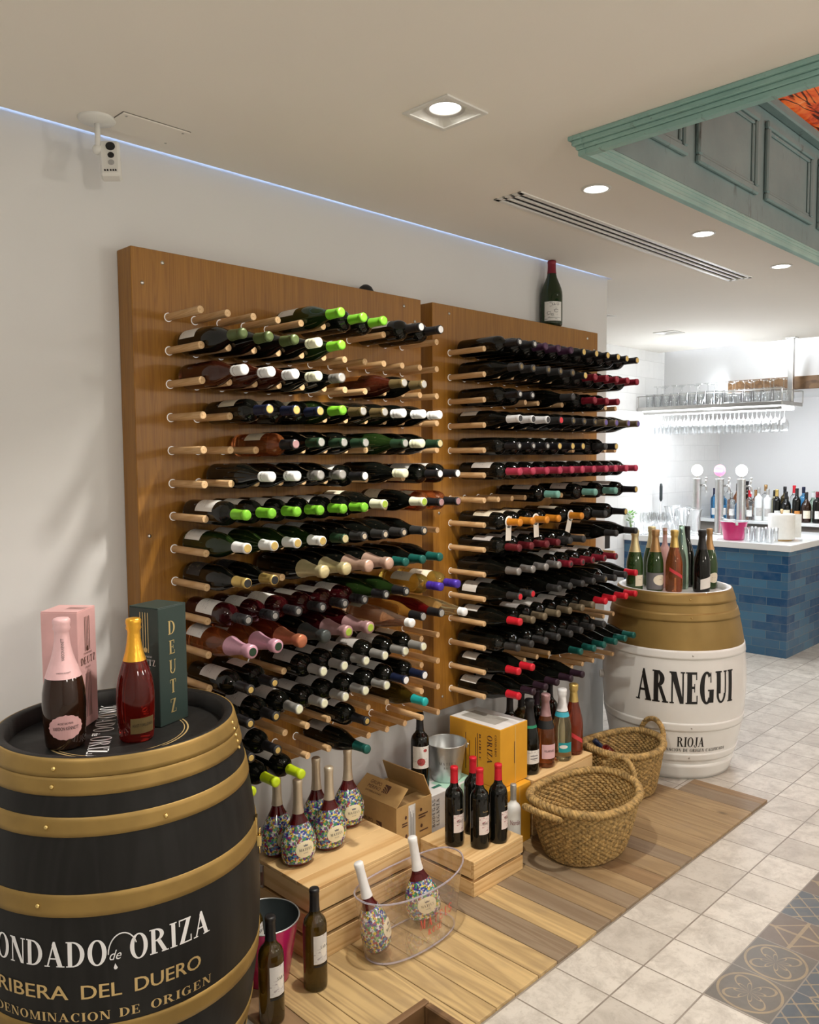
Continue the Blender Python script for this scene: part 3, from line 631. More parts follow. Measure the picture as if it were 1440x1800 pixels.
# ------------------------------------------------------------------ bottles
SHAPES = {
 'bordeaux': ([(0, .006), (.026, .002), (.033, .0), (.0355, .004), (.0362, .012), (.0362, .180), (.0352, .192), (.0315, .204), (.0255, .212), (.0195, .218), (.0158, .227), (.0142, .240), (.0136, .262), (.0136, .284), (.0146, .285), (.0146, .293), (.012, .295), (0, .295)], .232, .020, .205, .17),
 'burgundy': ([(0, .006), (.027, .002), (.035, .0), (.0378, .004), (.0385, .012), (.0385, .135), (.0378, .150), (.0350, .168), (.0300, .186), (.0240, .204), (.0190, .220), (.0160, .235), (.0145, .252), (.0138, .270), (.0138, .286), (.0148, .287), (.0148, .295), (.012, .297), (0, .297)], .238, .022, .120, .10),
 'sparkling': ([(0, .010), (.026, .003), (.036, .0), (.0405, .005), (.0415, .014), (.0415, .130), (.0405, .146), (.0370, .168), (.0315, .190), (.0255, .212), (.0205, .234), (.0172, .256), (.0155, .275), (.0150, .288), (.0168, .289), (.0168, .297), (.0150, .299), (.0150, .306), (.012, .310), (0, .310)], .200, .030, .118, .10),
 'flute': ([(0, .006), (.026, .002), (.033, .0), (.0362, .005), (.0368, .014), (.0368, .120), (.0355, .150), (.0320, .185), (.0270, .220), (.0215, .252), (.0170, .282), (.0142, .302), (.0138, .316), (.0146, .317), (.0146, .324), (.012, .326), (0, .326)], .300, .03, .11, .08),
 'cuvee': ([(0, .008), (.030, .002), (.040, .0), (.045, .006), (.0465, .02), (.0495, .07), (.0505, .105), (.049, .135), (.0435, .165), (.035, .192), (.027, .214), (.0215, .234), (.018, .255), (.016, .275), (.0155, .285), (.0175, .286), (.0175, .296), (.0155, .298), (.0160, .306), (.013, .312), (0, .313)], .175, .03, .115, .09),
 'gin': ([(0, .006), (.026, .002), (.034, .0), (.0365, .004), (.037, .012), (.037, .165), (.0362, .175), (.0325, .184), (.026, .190), (.0175, .195), (.0142, .202), (.0138, .215), (.0138, .235), (.0150, .236), (.0150, .256), (.012, .258), (0, .258)], .212, .02, .16, .14),
 'squat': ([(0, .005), (.034, .002), (.044, .0), (.047, .005), (.048, .014), (.048, .125), (.046, .140), (.039, .158), (.029, .172), (.020, .182), (.0155, .195), (.0145, .235), (.0155, .236), (.0155, .250), (.012, .252), (0, .252)], .200, .02, .12, .10)}
def prof_r(prof, z):
    pr = prof
    for (r0, z0), (r1, z1) in zip(pr, pr[1:]):
        if z0 <= z <= z1 and z1 > z0: return r0+(r1-r0)*(z-z0)/(z1-z0)
    return pr[-2][0]
ME = {}
def glass_me(shape, gl, n):
    k = ('g', shape, gl, n)
    if k not in ME: ME[k] = MB().lathe(SHAPES[shape][0], n).data('bottle_glass', [GL[gl]])
    return ME[k]
def cap_profile(shape, style, z0=None):
    pr, zc = SHAPES[shape][0], SHAPES[shape][1]
    if z0 is not None: zc = z0
    H = pr[-1][1]; e = .0007
    if style == 'foil':      # sparkling wine foil with wire-hood bulge
        q = [(prof_r(pr, zc)+e, zc)]
        for i in range(1, 8): z = zc+(H-.030-zc)*i/8; q.append((prof_r(pr, z)+e, z))
        return q+[(.0168, H-.031), (.0205, H-.024), (.0188, H-.017), (.0207, H-.010), (.0203, H-.003), (.0172, H+.001), (.008, H+.0025), (0, H+.0025)]
    if style == 'screw':
        return [(.0150, zc), (.0150, zc+.018), (.0143, zc+.020), (.0143, zc+.023), (.0152, zc+.025), (.0152, zc+.034), (.0145, zc+.036), (.0152, zc+.038), (.0152, H), (.0125, H+.0012), (0, H+.0012)]
    q = [(prof_r(pr, zc)+e, zc)]
    for i in range(1, 7): z = zc+(H-.012-zc)*i/6; q.append((prof_r(pr, z)+e, z))
    return q+[(.0153, H-.0105), (.0153, H-.002), (.0138, H+.001), (.006, H+.0012), (0, H+.0012)]
def cap_me(shape, fo, style='capsule', z0=None, n=20):
    k = ('c', shape, fo, style, z0, n)
    if k not in ME: ME[k] = MB().lathe(cap_profile(shape, style, z0), n).data('bottle_capsule', [FO[fo]])
    return ME[k]
def disc_me(shape, fo, style='capsule', r=.0118):
    k = ('d', shape, fo, style, r)
    if k not in ME:
        H = SHAPES[shape][0][-1][1]+(.0028 if style == 'foil' else .0016)
        ME[k] = MB().lathe([(r+.001, H-.0012), (r, H), (r*.76, H-.0003), (0, H)], 18).data('capsule_seal', [FO[fo]])
    return ME[k]
def label_me(shape, lab, z0, z1, half, n=16):
    k = ('l', shape, lab, round(z0, 3), round(z1, 3), round(half, 2))
    if k not in ME:
        pr = SHAPES[shape][0]; mb = MB(); zs = [z0, (z0+z1)/2, z1]
        mb.lathe([(prof_r(pr, z)+.0005, z) for z in zs], n, 0, None, 1, 1, False, True, PI/2-half, PI/2+half)
        ME[k] = mb.data('bottle_label', [LAB[lab]])
    return ME[k]
def bottle_fn(shape, z0, ang=0.0, sy=1.0, eps=.0009):
    """(u,v) -> point on the bottle; u runs to the reader's right, v up from z0; ang 0 = centred on local +y"""
    pr = SHAPES[shape][0]
    def fn(u, v):
        r = prof_r(pr, z0+v); th = PI/2+ang+u/max(r, .01)
        # seen from outside, increasing angle runs to the right
        return Vector(((r+eps)*math.cos(th), ((r+eps)*math.sin(th))*sy, z0+v))
    return fn

# ------------------------------------------------------------------ the two racks
PANEL_Y, PEG_L, PEG_R = 0.184, 0.184, 0.0112
DX, DZ, Z1 = 0.0900, 0.10014, 1.986
ORDS = ['first', 'second', 'third', 'fourth', 'fifth', 'sixth', 'seventh', 'eighth', 'ninth', 'tenth', 'eleventh', 'twelfth', 'thirteenth', 'fourteenth', 'fifteenth']
def peg_mb(x, z):
    mb = MB()
    mb.lathe([(PEG_R, 0.0), (PEG_R, PEG_L-.0012)], 16, 0, Matrix.Translation((x, PANEL_Y, z)) @ Euler((PI/2, 0, 0)).to_matrix().to_4x4())
    mb.lathe([(PEG_R, PEG_L-.0012), (PEG_R-.0012, PEG_L), (0, PEG_L)], 16, 1, Matrix.Translation((x, PANEL_Y, z)) @ Euler((PI/2, 0, 0)).to_matrix().to_4x4(), smooth=False)
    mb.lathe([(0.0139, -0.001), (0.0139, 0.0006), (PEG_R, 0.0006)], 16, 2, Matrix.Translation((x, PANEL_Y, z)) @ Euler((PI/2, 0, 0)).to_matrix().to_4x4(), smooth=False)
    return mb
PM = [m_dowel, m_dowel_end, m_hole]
_pegme = peg_mb(0, 0).data('peg', PM)
def make_rack(xp0, xp1, x0, zb, label, near_first):
    t = thing('bottle_rack', label, 'wine rack', (0, 0, 0), 0, 'wall wine racks')
    MB().box(xp0, xp1, PANEL_Y, 0.2685, zb, 2.179, 0.002).build('panel', m_oak, t)
    sc = MB().lathe([(0, -.0035), (.0045, -.0030), (.0062, -.0012), (.0062, 0)], 12).data('screw', [m_steel])
    for (x, z) in ((xp0+.10, 2.145), (xp0+.034, 2.077), (xp1-.095, 2.143), (xp1-.035, 2.09), (xp0+.034, 1.33), (xp1-.04, 1.28), (xp0+.05, .56), (xp1-.05, .56)):
        o = link('screw', sc, t); o.location = (x, PANEL_Y, z); o.rotation_euler = (-PI/2, 0, 0)
    allp = sorted([(c, r) for c in range(12) for r in range(15)], key=lambda q: (x0+q[0]*DX+1.25)**2+4.3+(Z1-q[1]*DZ-1.5)**2)
    for c, r in allp[:100]:
        o = link('peg', _pegme, t); o.location = (x0+c*DX, 0, Z1-r*DZ); o.rotation_euler = (0, 0, 0)
    rest = MB()
    for c, r in allp[100:]:
        q = peg_mb(x0+c*DX, Z1-r*DZ); rest.v, b = rest.v+q.v, len(rest.v)
        rest.f += [[i+b for i in f] for f in q.f]; rest.m += q.m; rest.sm += q.sm
    tag(rest.build('pegs', PM, t), kind='stuff')
    return t
XL, XR = 0.0, 1.2670
make_rack(-0.115, 1.097, XL, 0.504, 'left oak wall rack with rows of pale wooden pegs, next to black barrel', True)
make_rack(1.163, 2.387, XR, 0.504, 'right oak wall rack with wooden pegs full of dark bottles', True)

# code: shape, glass, cap colour, seal colour, cap style, words for the label, paper label or None
K = {
 'g': ('bordeaux', 'dark', 'lime', None, 'capsule', 'dark wine bottle with lime green cap', 'w'),
 'gu': ('burgundy', 'green', 'lime', None, 'capsule', 'green wine bottle with bright green cap', 'w'),
 'dg': ('burgundy', 'dark', 'olive', None, 'capsule', 'dark wine bottle with olive green cap', 'w'),
 'cr': ('burgundy', 'dark', 'cream', None, 'screw', 'dark wine bottle with cream cap', None),
 'kw': ('bordeaux', 'dark', 'black', 'white', 'capsule', 'dark wine bottle with black cap and white seal', 'w'),
 'rw': ('burgundy', 'brownred', 'white', None, 'screw', 'deep rose wine bottle with white screw cap', None),
 'gy': ('burgundy', 'dark', 'grey', 'silver', 'screw', 'dark wine bottle with grey screw cap', 'w'),
 'ag': ('burgundy', 'brownred', 'bronze', 'silver', 'capsule', 'brown wine bottle with bronze cap', 'o'),
 'nv': ('bordeaux', 'dark', 'navy', 'gold', 'capsule', 'dark wine bottle with navy cap and gold seal', 'c'),
 'br': ('burgundy', 'dark', 'bronze', 'silver', 'capsule', 'dark wine bottle with bronze cap and silver seal', 'w'),
 'wh': ('burgundy', 'dark', 'white', None, 'screw', 'dark wine bottle with white screw cap', None),
 'rp': ('bordeaux', 'orange', 'black', 'dustypink', 'capsule', 'rose wine bottle with black cap and pink seal', 'c'),
 'ds': ('burgundy', 'dark', 'darkgreen', 'silver', 'capsule', 'dark wine bottle with green cap and silver seal', None),
 'gs': ('burgundy', 'green', 'darkgreen', 'silver', 'capsule', 'green wine bottle with grey green cap', 'g'),
 'cy': ('burgundy', 'dark', 'cream', 'yellowgreen', 'capsule', 'dark wine bottle with cream cap and yellow seal', 'c'),
 'wg': ('burgundy', 'green', 'white', 'gold', 'capsule', 'green wine bottle with white cap and gold ring', 'w'),
 'dgg': ('burgundy', 'dark', 'darkgreen', 'palegold', 'capsule', 'dark wine bottle with dark green cap and gold seal', 'w'),
 'kb': ('burgundy', 'dark', 'charcoal', 'champagne', 'capsule', 'dark wine bottle with charcoal cap and beige seal', None),
 'kg': ('burgundy', 'dark', 'gold', 'black', 'capsule', 'black wine bottle with gold cap and black seal', 'k'),
 'chg': ('sparkling', 'dark', 'palegold', None, 'foil', 'dark sparkling wine bottle with pale gold foil', None),
 'chp': ('sparkling', 'dark', 'copper', None, 'foil', 'dark sparkling wine bottle with copper pink foil', None),
 'tg': ('burgundy', 'dark', 'teal', None, 'capsule', 'dark wine bottle with teal cap', None),
 'rk': ('bordeaux', 'maroon', 'black', 'grey', 'screw', 'red wine bottle with black screw cap', 'w'),
 'kr': ('burgundy', 'green', 'black', 'silver', 'capsule', 'green wine bottle with black cap and silver seal', None),
 'yp': ('bordeaux', 'yellow', 'purple', None, 'screw', 'golden wine bottle with purple screw cap', 'c'),
 'spk': ('sparkling', 'orange', 'pinkfoil', 'darkgreen', 'foil', 'rose sparkling wine bottle with pink foil', 'w'),
 'spc': ('sparkling', 'rose', 'rust', None, 'foil', 'rose sparkling wine bottle with copper foil', None),
 'spd': ('sparkling', 'dark', 'smoke', None, 'foil', 'black sparkling wine bottle with smoky foil', None),
 'spl': ('sparkling', 'maroon', 'dustypink', 'yellowgreen', 'foil', 'rose sparkling bottle with dusty pink foil and lime seal', None),
 'cl': ('flute', 'pale', 'white', None, 'capsule', 'tall clear bottle of pale rose wine with white cap', 'c'),
 'cly': ('flute', 'lemon', 'white', None, 'capsule', 'tall clear bottle of pale yellow wine with white cap', None),
 'ak': ('burgundy', 'amber', 'black', 'silver', 'capsule', 'amber wine bottle with black cap', None),
 'rk2': ('burgundy', 'red', 'black', 'silver', 'capsule', 'bright red wine bottle with black cap', None),
 'sv': ('bordeaux', 'dark', 'silver', 'cream', 'capsule', 'dark wine bottle with silver grey cap', 'g'),
 'kgd': ('bordeaux', 'dark', 'black', 'gold', 'capsule', 'dark wine bottle with black cap and gold emblem', 'p'),
 'ni': ('bordeaux', 'dark', 'navy', 'white', 'capsule', 'dark wine bottle with navy cap and white seal', 'w'),
 'tq': ('burgundy', 'olive', 'turquoise', None, 'capsule', 'olive wine bottle with turquoise cap', None),
 'tgl': ('burgundy', 'dark', 'teal', None, 'capsule', 'dark wine bottle with teal green cap', 'g'),
 'li': ('bordeaux', 'dark', 'limeyellow', None, 'capsule', 'dark wine bottle with lime yellow cap', 'w'),
 'ks': ('bordeaux', 'dark', 'black', 'silver', 'capsule', 'black wine bottle with black cap and silver seal', None),
 'pu': ('bordeaux', 'dark', 'plum', None, 'capsule', 'black wine bottle with purple cap', None),
 'go': ('bordeaux', 'dark', 'black', 'gold', 'capsule', 'black wine bottle with black cap and gold seal', 'w'),
 'bg': ('burgundy', 'dark', 'charcoal', 'bronze', 'capsule', 'black wine bottle with dark cap and bronze seal', None),
 'rd': ('bordeaux', 'dark', 'wine', None, 'capsule', 'black wine bottle with red cap', 'w'),
 'wr': ('bordeaux', 'dark', 'wine', None, 'capsule', 'black wine bottle with wine red cap', 'w'),
 'whb': ('burgundy', 'dark', 'white', 'black', 'capsule', 'black wine bottle with white banded cap', 'w'),
 'rdd': ('burgundy', 'dark', 'charcoal', 'red', 'capsule', 'black wine bottle with dark cap and red seal', 'w'),
 'pg': ('burgundy', 'dark', 'khaki', 'violetdisc', 'capsule', 'black wine bottle with khaki cap and violet seal', None),
 'pk': ('bordeaux', 'dark', 'raspberry', None, 'capsule', 'black wine bottle with raspberry pink cap', 'w'),
 'tu': ('bordeaux', 'dark', 'seafoam', None, 'capsule', 'black wine bottle with seafoam green cap', 'r'),
 'or': ('bordeaux', 'dark', 'orange', None, 'capsule', 'black wine bottle with orange cap', 'c'),
 'dr': ('bordeaux', 'dark', 'darkred', None, 'capsule', 'black wine bottle with dark red cap', 'p'),
 'bk': ('bordeaux', 'dark', 'charcoal', None, 'capsule', 'black wine bottle with charcoal cap', None),
 'bkb': ('burgundy', 'dark', 'charcoal', None, 'capsule', 'black sloping wine bottle with charcoal cap', None),
 'gr': ('burgundy', 'dark', 'grey', None, 'capsule', 'black wine bottle with grey cap', 'k'),
 'rb': ('bordeaux', 'dark', 'wine', 'charcoal', 'capsule', 'black wine bottle with red and black cap', 'w'),
 'kh': ('bordeaux', 'dark', 'khaki', None, 'capsule', 'black wine bottle with khaki cap', 'w'),
 'red': ('burgundy', 'dark', 'red', None, 'capsule', 'black wine bottle with bright red cap', 'w'),
 'grn': ('burgundy', 'dark', 'teal', None, 'capsule', 'black wine bottle with teal green cap', None),
 'dp': ('burgundy', 'dark', 'aubergine', None, 'capsule', 'black wine bottle with aubergine cap', 'g'),
}
LEFT = {1: '5gu 6g 7g 9kw 10kw', 2: '1dg 2dg 3dg 4cr 5gu', 3: '1rw 2rw 3rw 4cr 5gy 8ag 9br', 4: '2nv 3nv 4nv 5gu 6br 7br 8wh 9wh 10wh',
 5: '3rp 4ds 5ds 6ds 8gs 9cr 10dgg', 6: '2wh 3wh 4gy 5gy 6kw 8cr 10kw 11kw', 7: '1g 2g 3g 4g 5g 6g 7cy 9cy 10rp 11rp', 8: '1wg 2wg 3wg 4wg 5dgg 6kb 7kb 8kb 9kb',
 9: '1kg 2kg 4chg 5chg 6chp 7chp 8tg 9tg 10tg', 10: '1rk 2rk 3rk 4rk 5rk 6rk 7kr 8kr 10yp 11yp', 11: '1spk 2spk 3spc 4spd 5spl 6spl 8cl 9ak 10rk2 11cly',
 12: '1kgd 2kgd 4sv 5sv 6sv 7sv 8sv 9sv', 13: '1kgd 2kgd 3sv 4sv 5sv 6sv 7sv 8ni 9ni', 14: '1kgd 2kgd 6kgd 9tq', 15: '1li 2li 3li 6tgl'}
RIGHT = {1: '1ks 2ks 3pu 4pu 5pu 6go 7go 8go 9go 10go 11go', 2: '1bg 2bg 3bg 4bg 5bg 6go 7rd 8rd 9rd 10rd 11rd', 3: '1ks 2ks 5bkb 7wr 8wr 9wr', 4: '1whb 2whb 3whb 4rdd 5bg 6bg 7bg 8pg 9pg 10pg 11pg',
 5: '1ks 2ks 3ks 4go 5go 6go 8bk 9go', 6: '1pk 2pk 3pk 4pk 5pk 6pk 7pk 8pk 9pk 10pk 11pk', 7: '4tu 7tu 9tu 11go', 8: '1or 2or 3or 4or 6or 8bk 10go', 9: '1dr 2dr 3dr 4dr 5bk 6bk 9bkb 11bkb',
 10: '1gr 2gr 3gr 4gr 5rb 6rb 7rb 8rb 9rb', 11: '1rdd 2rdd 4bkb 5bkb 6bkb 7bkb 8bg 9bk 10bkb 11red', 12: '1red 2kh 3kh 4kh 5kh 6kh 7kh 8red 9red 10red 11red',
 13: '1bk 2bk 3bk 4bk 5bk 6bk 7bk 8bk', 14: '1red 2red 6grn 7grn 8grn 9grn 10grn 11grn', 15: '1red 2dp 3dp 4dp 5dp 6dp'}
SHORT = {('L', 2): -.012, ('L', 9): .004, ('L', 11): .004}
def lying_bottle(side, row, slot, code):
    sh, gl, fo, seal, style, words, lab = K[code]
    rnd = random.Random(row*100+slot+(7 if side == 'L' else 0))
    x = (XL if side == 'L' else XR)+(slot-.5)*DX
    R = max(p[0] for p in SHAPES[sh][0])
    zc = Z1-(row-1)*DZ+math.sqrt(max((R+PEG_R+.0003)**2-(DX/2)**2, .0001))
    yb = PANEL_Y-.030+rnd.uniform(-.006, .006)+SHORT.get((side, row), 0)*0-(.0)
    spin = rnd.uniform(-.35, .5)
    M = Matrix.Translation((x, yb, zc)) @ Matrix.Rotation(PI/2, 4, 'X') @ Matrix.Rotation(spin, 4, 'Z')
    t = thing('wine_bottle', '%s, %s rack, %s row, %s slot' % (words.replace(' wine bottle', ' bottle'), 'left' if side == 'L' else 'right', ORDS[row-1], ORDS[slot-1]), 'bottle',
              group='bottles lying in the %s rack' % ('left' if side == 'L' else 'right'), M=M)
    near = side == 'L'
    link('glass', glass_me(sh, gl, 32 if near else 24), t)
    c = link('capsule', cap_me(sh, fo, style, None, 20), t)
    if seal: link('seal', disc_me(sh, seal, style, .0085 if code in ('kgd', 'kb', 'kr', 'rk', 'bg', 'ks', 'rb') else .0118), c)
    if lab and rnd.random() < 0.86:
        z1 = SHAPES[sh][3]-.02; z0 = z1-rnd.choice((.075, .085)) if sh != 'bordeaux' else rnd.choice((.07, .075))
        if sh == 'bordeaux': z1 = rnd.choice((.160, .168))
        link('label', label_me(sh, lab, z0, z1, 1.05), t)
    return t, c, sh
TAGS = {('R', 8, 1), ('R', 8, 3), ('R', 8, 6)}
m_tagw = plain('white_hang_tag', (0.78, 0.74, 0.66), 0.6, 0, 0.03)
for side, tab in (('L', LEFT), ('R', RIGHT)):
    for row, s_ in tab.items():
        for w_ in s_.split():
            n_ = w_[:2] if w_[1].isdigit() else w_[:1]; slot = int(n_)
            t, c, sh = lying_bottle(side, row, slot, w_[len(n_):])
            if (side, row, slot) in TAGS:      # paper collar hanging from the neck
                g = MB(); g.lathe([(.0165, .236), (.024, .236), (.024, .2372), (.0165, .2372)], 18)
                g.build('hang_tag', m_tagw, t)
                q = MB().box(-.017, .017, -.075, -.018, .2362, .2372); q.build('hang_tag', m_tagw, t)
            if (side, row, slot) == ('R', 9, 9):
                MB().box(-.002, .040, -.075, -.015, .236, .2375).build('hang_tag', m_black, t)

# ------------------------------------------------------------------ standing bottles
def stand(shape, gl, fo, loc, label, name='wine_bottle', style='capsule', seal=None, z0=None, face=0.0, lab=None, lz=(.07, .15), half=.9, scale=(1, 1, 1), group=None, tilt=None, n=36, cat='bottle', liquid=None):
    """face = world heading (radians) the label looks at"""
    M = Matrix.Translation(loc)
    if tilt is not None: M = M @ Matrix.Rotation(tilt[0], 4, Vector(tilt[1]))
    M = M @ Matrix.Rotation(face-PI/2, 4, 'Z') @ Matrix.Diagonal((*scale, 1))
    t = thing(name, label, cat, group=group, M=M)
    link('glass', glass_me(shape, gl, n), t)
    if fo:
        c = link('capsule', cap_me(shape, fo, style, z0, 24), t)
        if seal: link('seal', disc_me(shape, seal, style), c)
    if lab: link('label', label_me(shape, lab, lz[0], lz[1], half, 20), t)
    return t
def face_to(x, y, off=0.0): return math.atan2(-2.085-y, -1.256-x)+math.radians(off)
def bottle_text(t, shape, polys, w, z, mat, name='lettering', ang=0.0, step=.004, sy=1.0, eps=.0011):
    return letter_obj(shift(polys, -w/2, 0), bottle_fn(shape, z, ang, sy, eps), mat, t, step, name)

# ------------------------------------------------------------------ barrels
def barrel_r(z, H, rt, rb):
    q = (z/H-.5)*2; return rb-(rb-rt)*q*q
def make_barrel(name, label, cx, cy, H, rt, rb, stave_mats, split, hoops, hoop_mat, head_z, head_mat, n=72):
    t = thing(name, label, 'barrel', (cx, cy, 0))
    f = lambda z: barrel_r(z, H, rt, rb)
    zs = [H*i/36 for i in range(37)]
    if split is None:
        prof = [(f(z), z) for z in zs]+[(f(H)-.010, H+.001), (f(H)-.022, H-.002), (f(H)-.026, head_z-.002)]
        prof = [(0, .03), (f(0)-.03, .03), (f(0)-.02, 0)]+prof
        MB().lathe(prof, n).build('staves', stave_mats[0], t)
    else:
        lo = [z for z in zs if z < split]+[split]; hi = [split]+[z for z in zs if z > split]
        MB().lathe([(0, .03), (f(0)-.03, .03), (f(0)-.02, 0)]+[(f(z), z) for z in lo], n).build('staves', stave_mats[0], t)
        MB().lathe([(f(z), z) for z in hi], n).build('gilded_staves', stave_mats[1], t)
        MB().lathe([(f(H), H), (f(H)-.008, H+.002), (f(H)-.022, H-.002), (f(H)-.026, head_z-.002)], n).build('rim', stave_mats[0], t)
    MB().lathe([(f(H)-.0255, head_z), (0, head_z)], n).build('head', head_mat, t)
    for h in hoops:
        z0, z1, mm, e = h
        mb = MB(); zz = [z0+(z1-z0)*i/4 for i in range(5)]
        mb.lathe([(f(z0)-.001, z0)]+[(f(z0)+e, z0+.0006)]+[(f(z)+e, z) for z in zz[1:-1]]+[(f(z1)+e, z1-.0006), (f(z1)-.001, z1)], n)
        mb.build('hoop', mm, t)
    return t, f
def barrel_fn(f, z0, th0, eps=.0012):
    def fn(u, v):
        z = z0+v; r = f(z)+eps; th = th0+u/f(z0); return Vector((r*math.cos(th), r*math.sin(th), z))
    return fn
BBX, BBY, BBH = -0.338, -0.122, 0.905
bb, fb = make_barrel('black_barrel', 'large black oak barrel with gold hoops and white lettering', BBX, BBY, BBH, .285, .346, (m_blackwood,), None,
    [(.8672, .9055, m_gold, .0033), (.829, .8668, m_gold, .0030), (.744, .785, m_gold, .0025), (.576, .624, m_gold, .0025), (.281, .329, m_gold, .0025), (.120, .161, m_gold, .0025), (.005, .076, m_gold, .0028)], m_gold, .865, m_blackwood)
for th, zz in ((217, .885), (217, .848), (216, .765), (214, .600), (262, .762), (216, .305)):
    r = fb(zz)+.0025; a = math.radians(th)
    MB().sphere((r*math.cos(a), r*math.sin(a), zz), .0055, 12).build('rivet', m_brass, bb)
for k in range(5):
    a = math.radians(313+k*.0); zz = .893-.016*k; r = fb(zz)+.003
    MB().sphere((r*math.cos(a), r*math.sin(a), zz), .005, 10).build('rivet', m_brass, bb)
D2R = math.radians
P_, w_ = serif_polys('CONDADO', .056, .92, .055, .308); letter_obj(P_, barrel_fn(fb, .468, D2R(187.6)), m_whiteink, bb, .012)
P_, w_ = serif_polys('ORIZA', .056, .92, .06, .186); letter_obj(P_, barrel_fn(fb, .468, D2R(246.2)), m_whiteink, bb, .012)
P_, w_ = sans_polys('de', .022, .024); P_ = [[(q[0]+q[1]*.32, q[1]) for q in p] for p in P_]; letter_obj(P_, barrel_fn(fb, .476, D2R(239.0)), m_whiteink, bb, .012)
fnn = barrel_fn(fb, .468, D2R(239.0), .0022)
MB().tube([fnn(.016+.030*math.cos(a)+.014, .022+.043*math.sin(a)) for a in [PI*(1-i/16)*1.0 for i in range(15)]], .0014, 6).build('lettering', m_whiteink, bb)
letter_obj([[(.0135, .0), (.0165, -.007), (.0185, -.010), (.016, -.014), (.012, -.014), (.010, -.010)]], barrel_fn(fb, .468, D2R(239.0)), m_whiteink, bb)
for txt, z_, h_, a0, wd in (('RIBERA', .394, .032, 194.5, .180), ('DEL', .394, .032, 229.2, .083), ('DUERO', .394, .032, 247.6, .150)):
    P_, w_ = sans_polys(txt, h_, wd); letter_obj(P_, barrel_fn(fb, z_, D2R(a0)), m_goldink, bb, .012)
    P_, w_ = sans_polys(txt, h_, wd); letter_obj(shift(P_, .0014, .0), barrel_fn(fb, z_, D2R(a0), .0011), m_goldink, bb, .012)
for txt, a0, wd in (('DENOMINACION', 192.5, .278), ('DE', 242.0, .044), ('ORIGEN', 253.0, .146)):
    P_, w_ = serif_polys(txt, .0205, 1.2, .09, wd); letter_obj(P_, barrel_fn(fb, .342, D2R(a0)), m_goldink, bb, .012)
# writing and rings on the barrel head
tx = Vector((-.184, -.327, 0)).normalized(); ty = Vector((-tx.y, tx.x, 0)); o_ = Vector((-.262-BBX, .145-BBY, .865))
P_, w_ = serif_polys('CONDADO', .050, .5, .05, .250); letter_obj(P_, plane_fn(o_, tx, ty), m_whiteink, bb)
P_, w_ = serif_polys('ORIZA', .050, .5, .05, .165); letter_obj(P_, plane_fn(o_+tx*.287, tx, ty), m_whiteink, bb)
P_, w_ = sans_polys('de', .02, .022); letter_obj(P_, plane_fn(o_+tx*.257, tx, ty), m_whiteink, bb)
for r0, r1 in ((.168, .172), (.160, .1625)):
    MB().lathe([(r1, .8656), (r0, .8656)], 72).build('painted_ring', m_goldink, bb)
# catch with padlock on the barrel side
a = D2R(320); r = fb(.62)
Mh = Matrix.Translation((r*math.cos(a), r*math.sin(a), 0)) @ Matrix.Rotation(a, 4, 'Z')
lk = MB(); lk.box(.0, .006, -.012, .012, .585, .632, .001, 0, Mh); lk.tube([Mh @ Vector((.010, -.006, .58)), Mh @ Vector((.012, -.006, .598)), Mh @ Vector((.012, .006, .598)), Mh @ Vector((.010, .006, .58))], .002, 8)
lk.box(.003, .016, -.011, .011, .553, .582, .002, 0, Mh); lk.tube([Mh @ Vector((.010, 0, .55)), Mh @ Vector((.010, 0, .530))], .0022, 6); lk.build('padlock', m_brass, bb)

WBX, WBY, WBH = 2.604, -.139, .905
wb, fw = make_barrel('white_barrel', 'white barrel with gold painted top and black lettering, in front of the bar', WBX, WBY, WBH, .272, .350, (m_whitebarrel, m_goldw), .642,
    [(.848, .904, m_goldw, .0045), (.772, .812, m_goldw, .0035), (.600, .641, m_whitebarrel, .0035), (.252, .294, m_whitebarrel, .0035), (.098, .138, m_whitebarrel, .0035), (.006, .080, m_whitebarrel, .0045)], m_goldw, .875, m_whitebarrel)
TH, TN = .235, .075; P_, w_ = serif_polys('ARNEGUI', .152, .55, .03, .482); TH, TN = .17, .055; letter_obj(P_, barrel_fn(fw, .392, D2R(178.5)), m_blackink, wb, .012)
P_, w_ = serif_polys('RIOJA', .050, .6, .06, .128); letter_obj(P_, barrel_fn(fw, .176, D2R(211.0)), m_blackink, wb, .012)
P_, w_ = serif_polys('DENOMINACIÓN DE ORIGEN CALIFICADA', .0165, .8, .12, .368); letter_obj(P_, barrel_fn(fw, .150, D2R(189.0)), m_blackink, wb, .012)
for th, zz in ((222, .792), (222, .875), (222, .62), (222, .272), (222, .118)):
    r = fw(zz)+.0035; a = D2R(th); MB().sphere((r*math.cos(a), r*math.sin(a), zz), .0045, 10).build('rivet', m_brass if zz > .64 else m_steel, wb)
a = D2R(130); r = fw(.44); MB().cyl((r*math.cos(a)*.99, r*math.sin(a)*.99, .44), ((r+.018)*math.cos(a), (r+.018)*math.sin(a), .44), .022, .019, 20).build('bung', m_whitebarrel, wb)

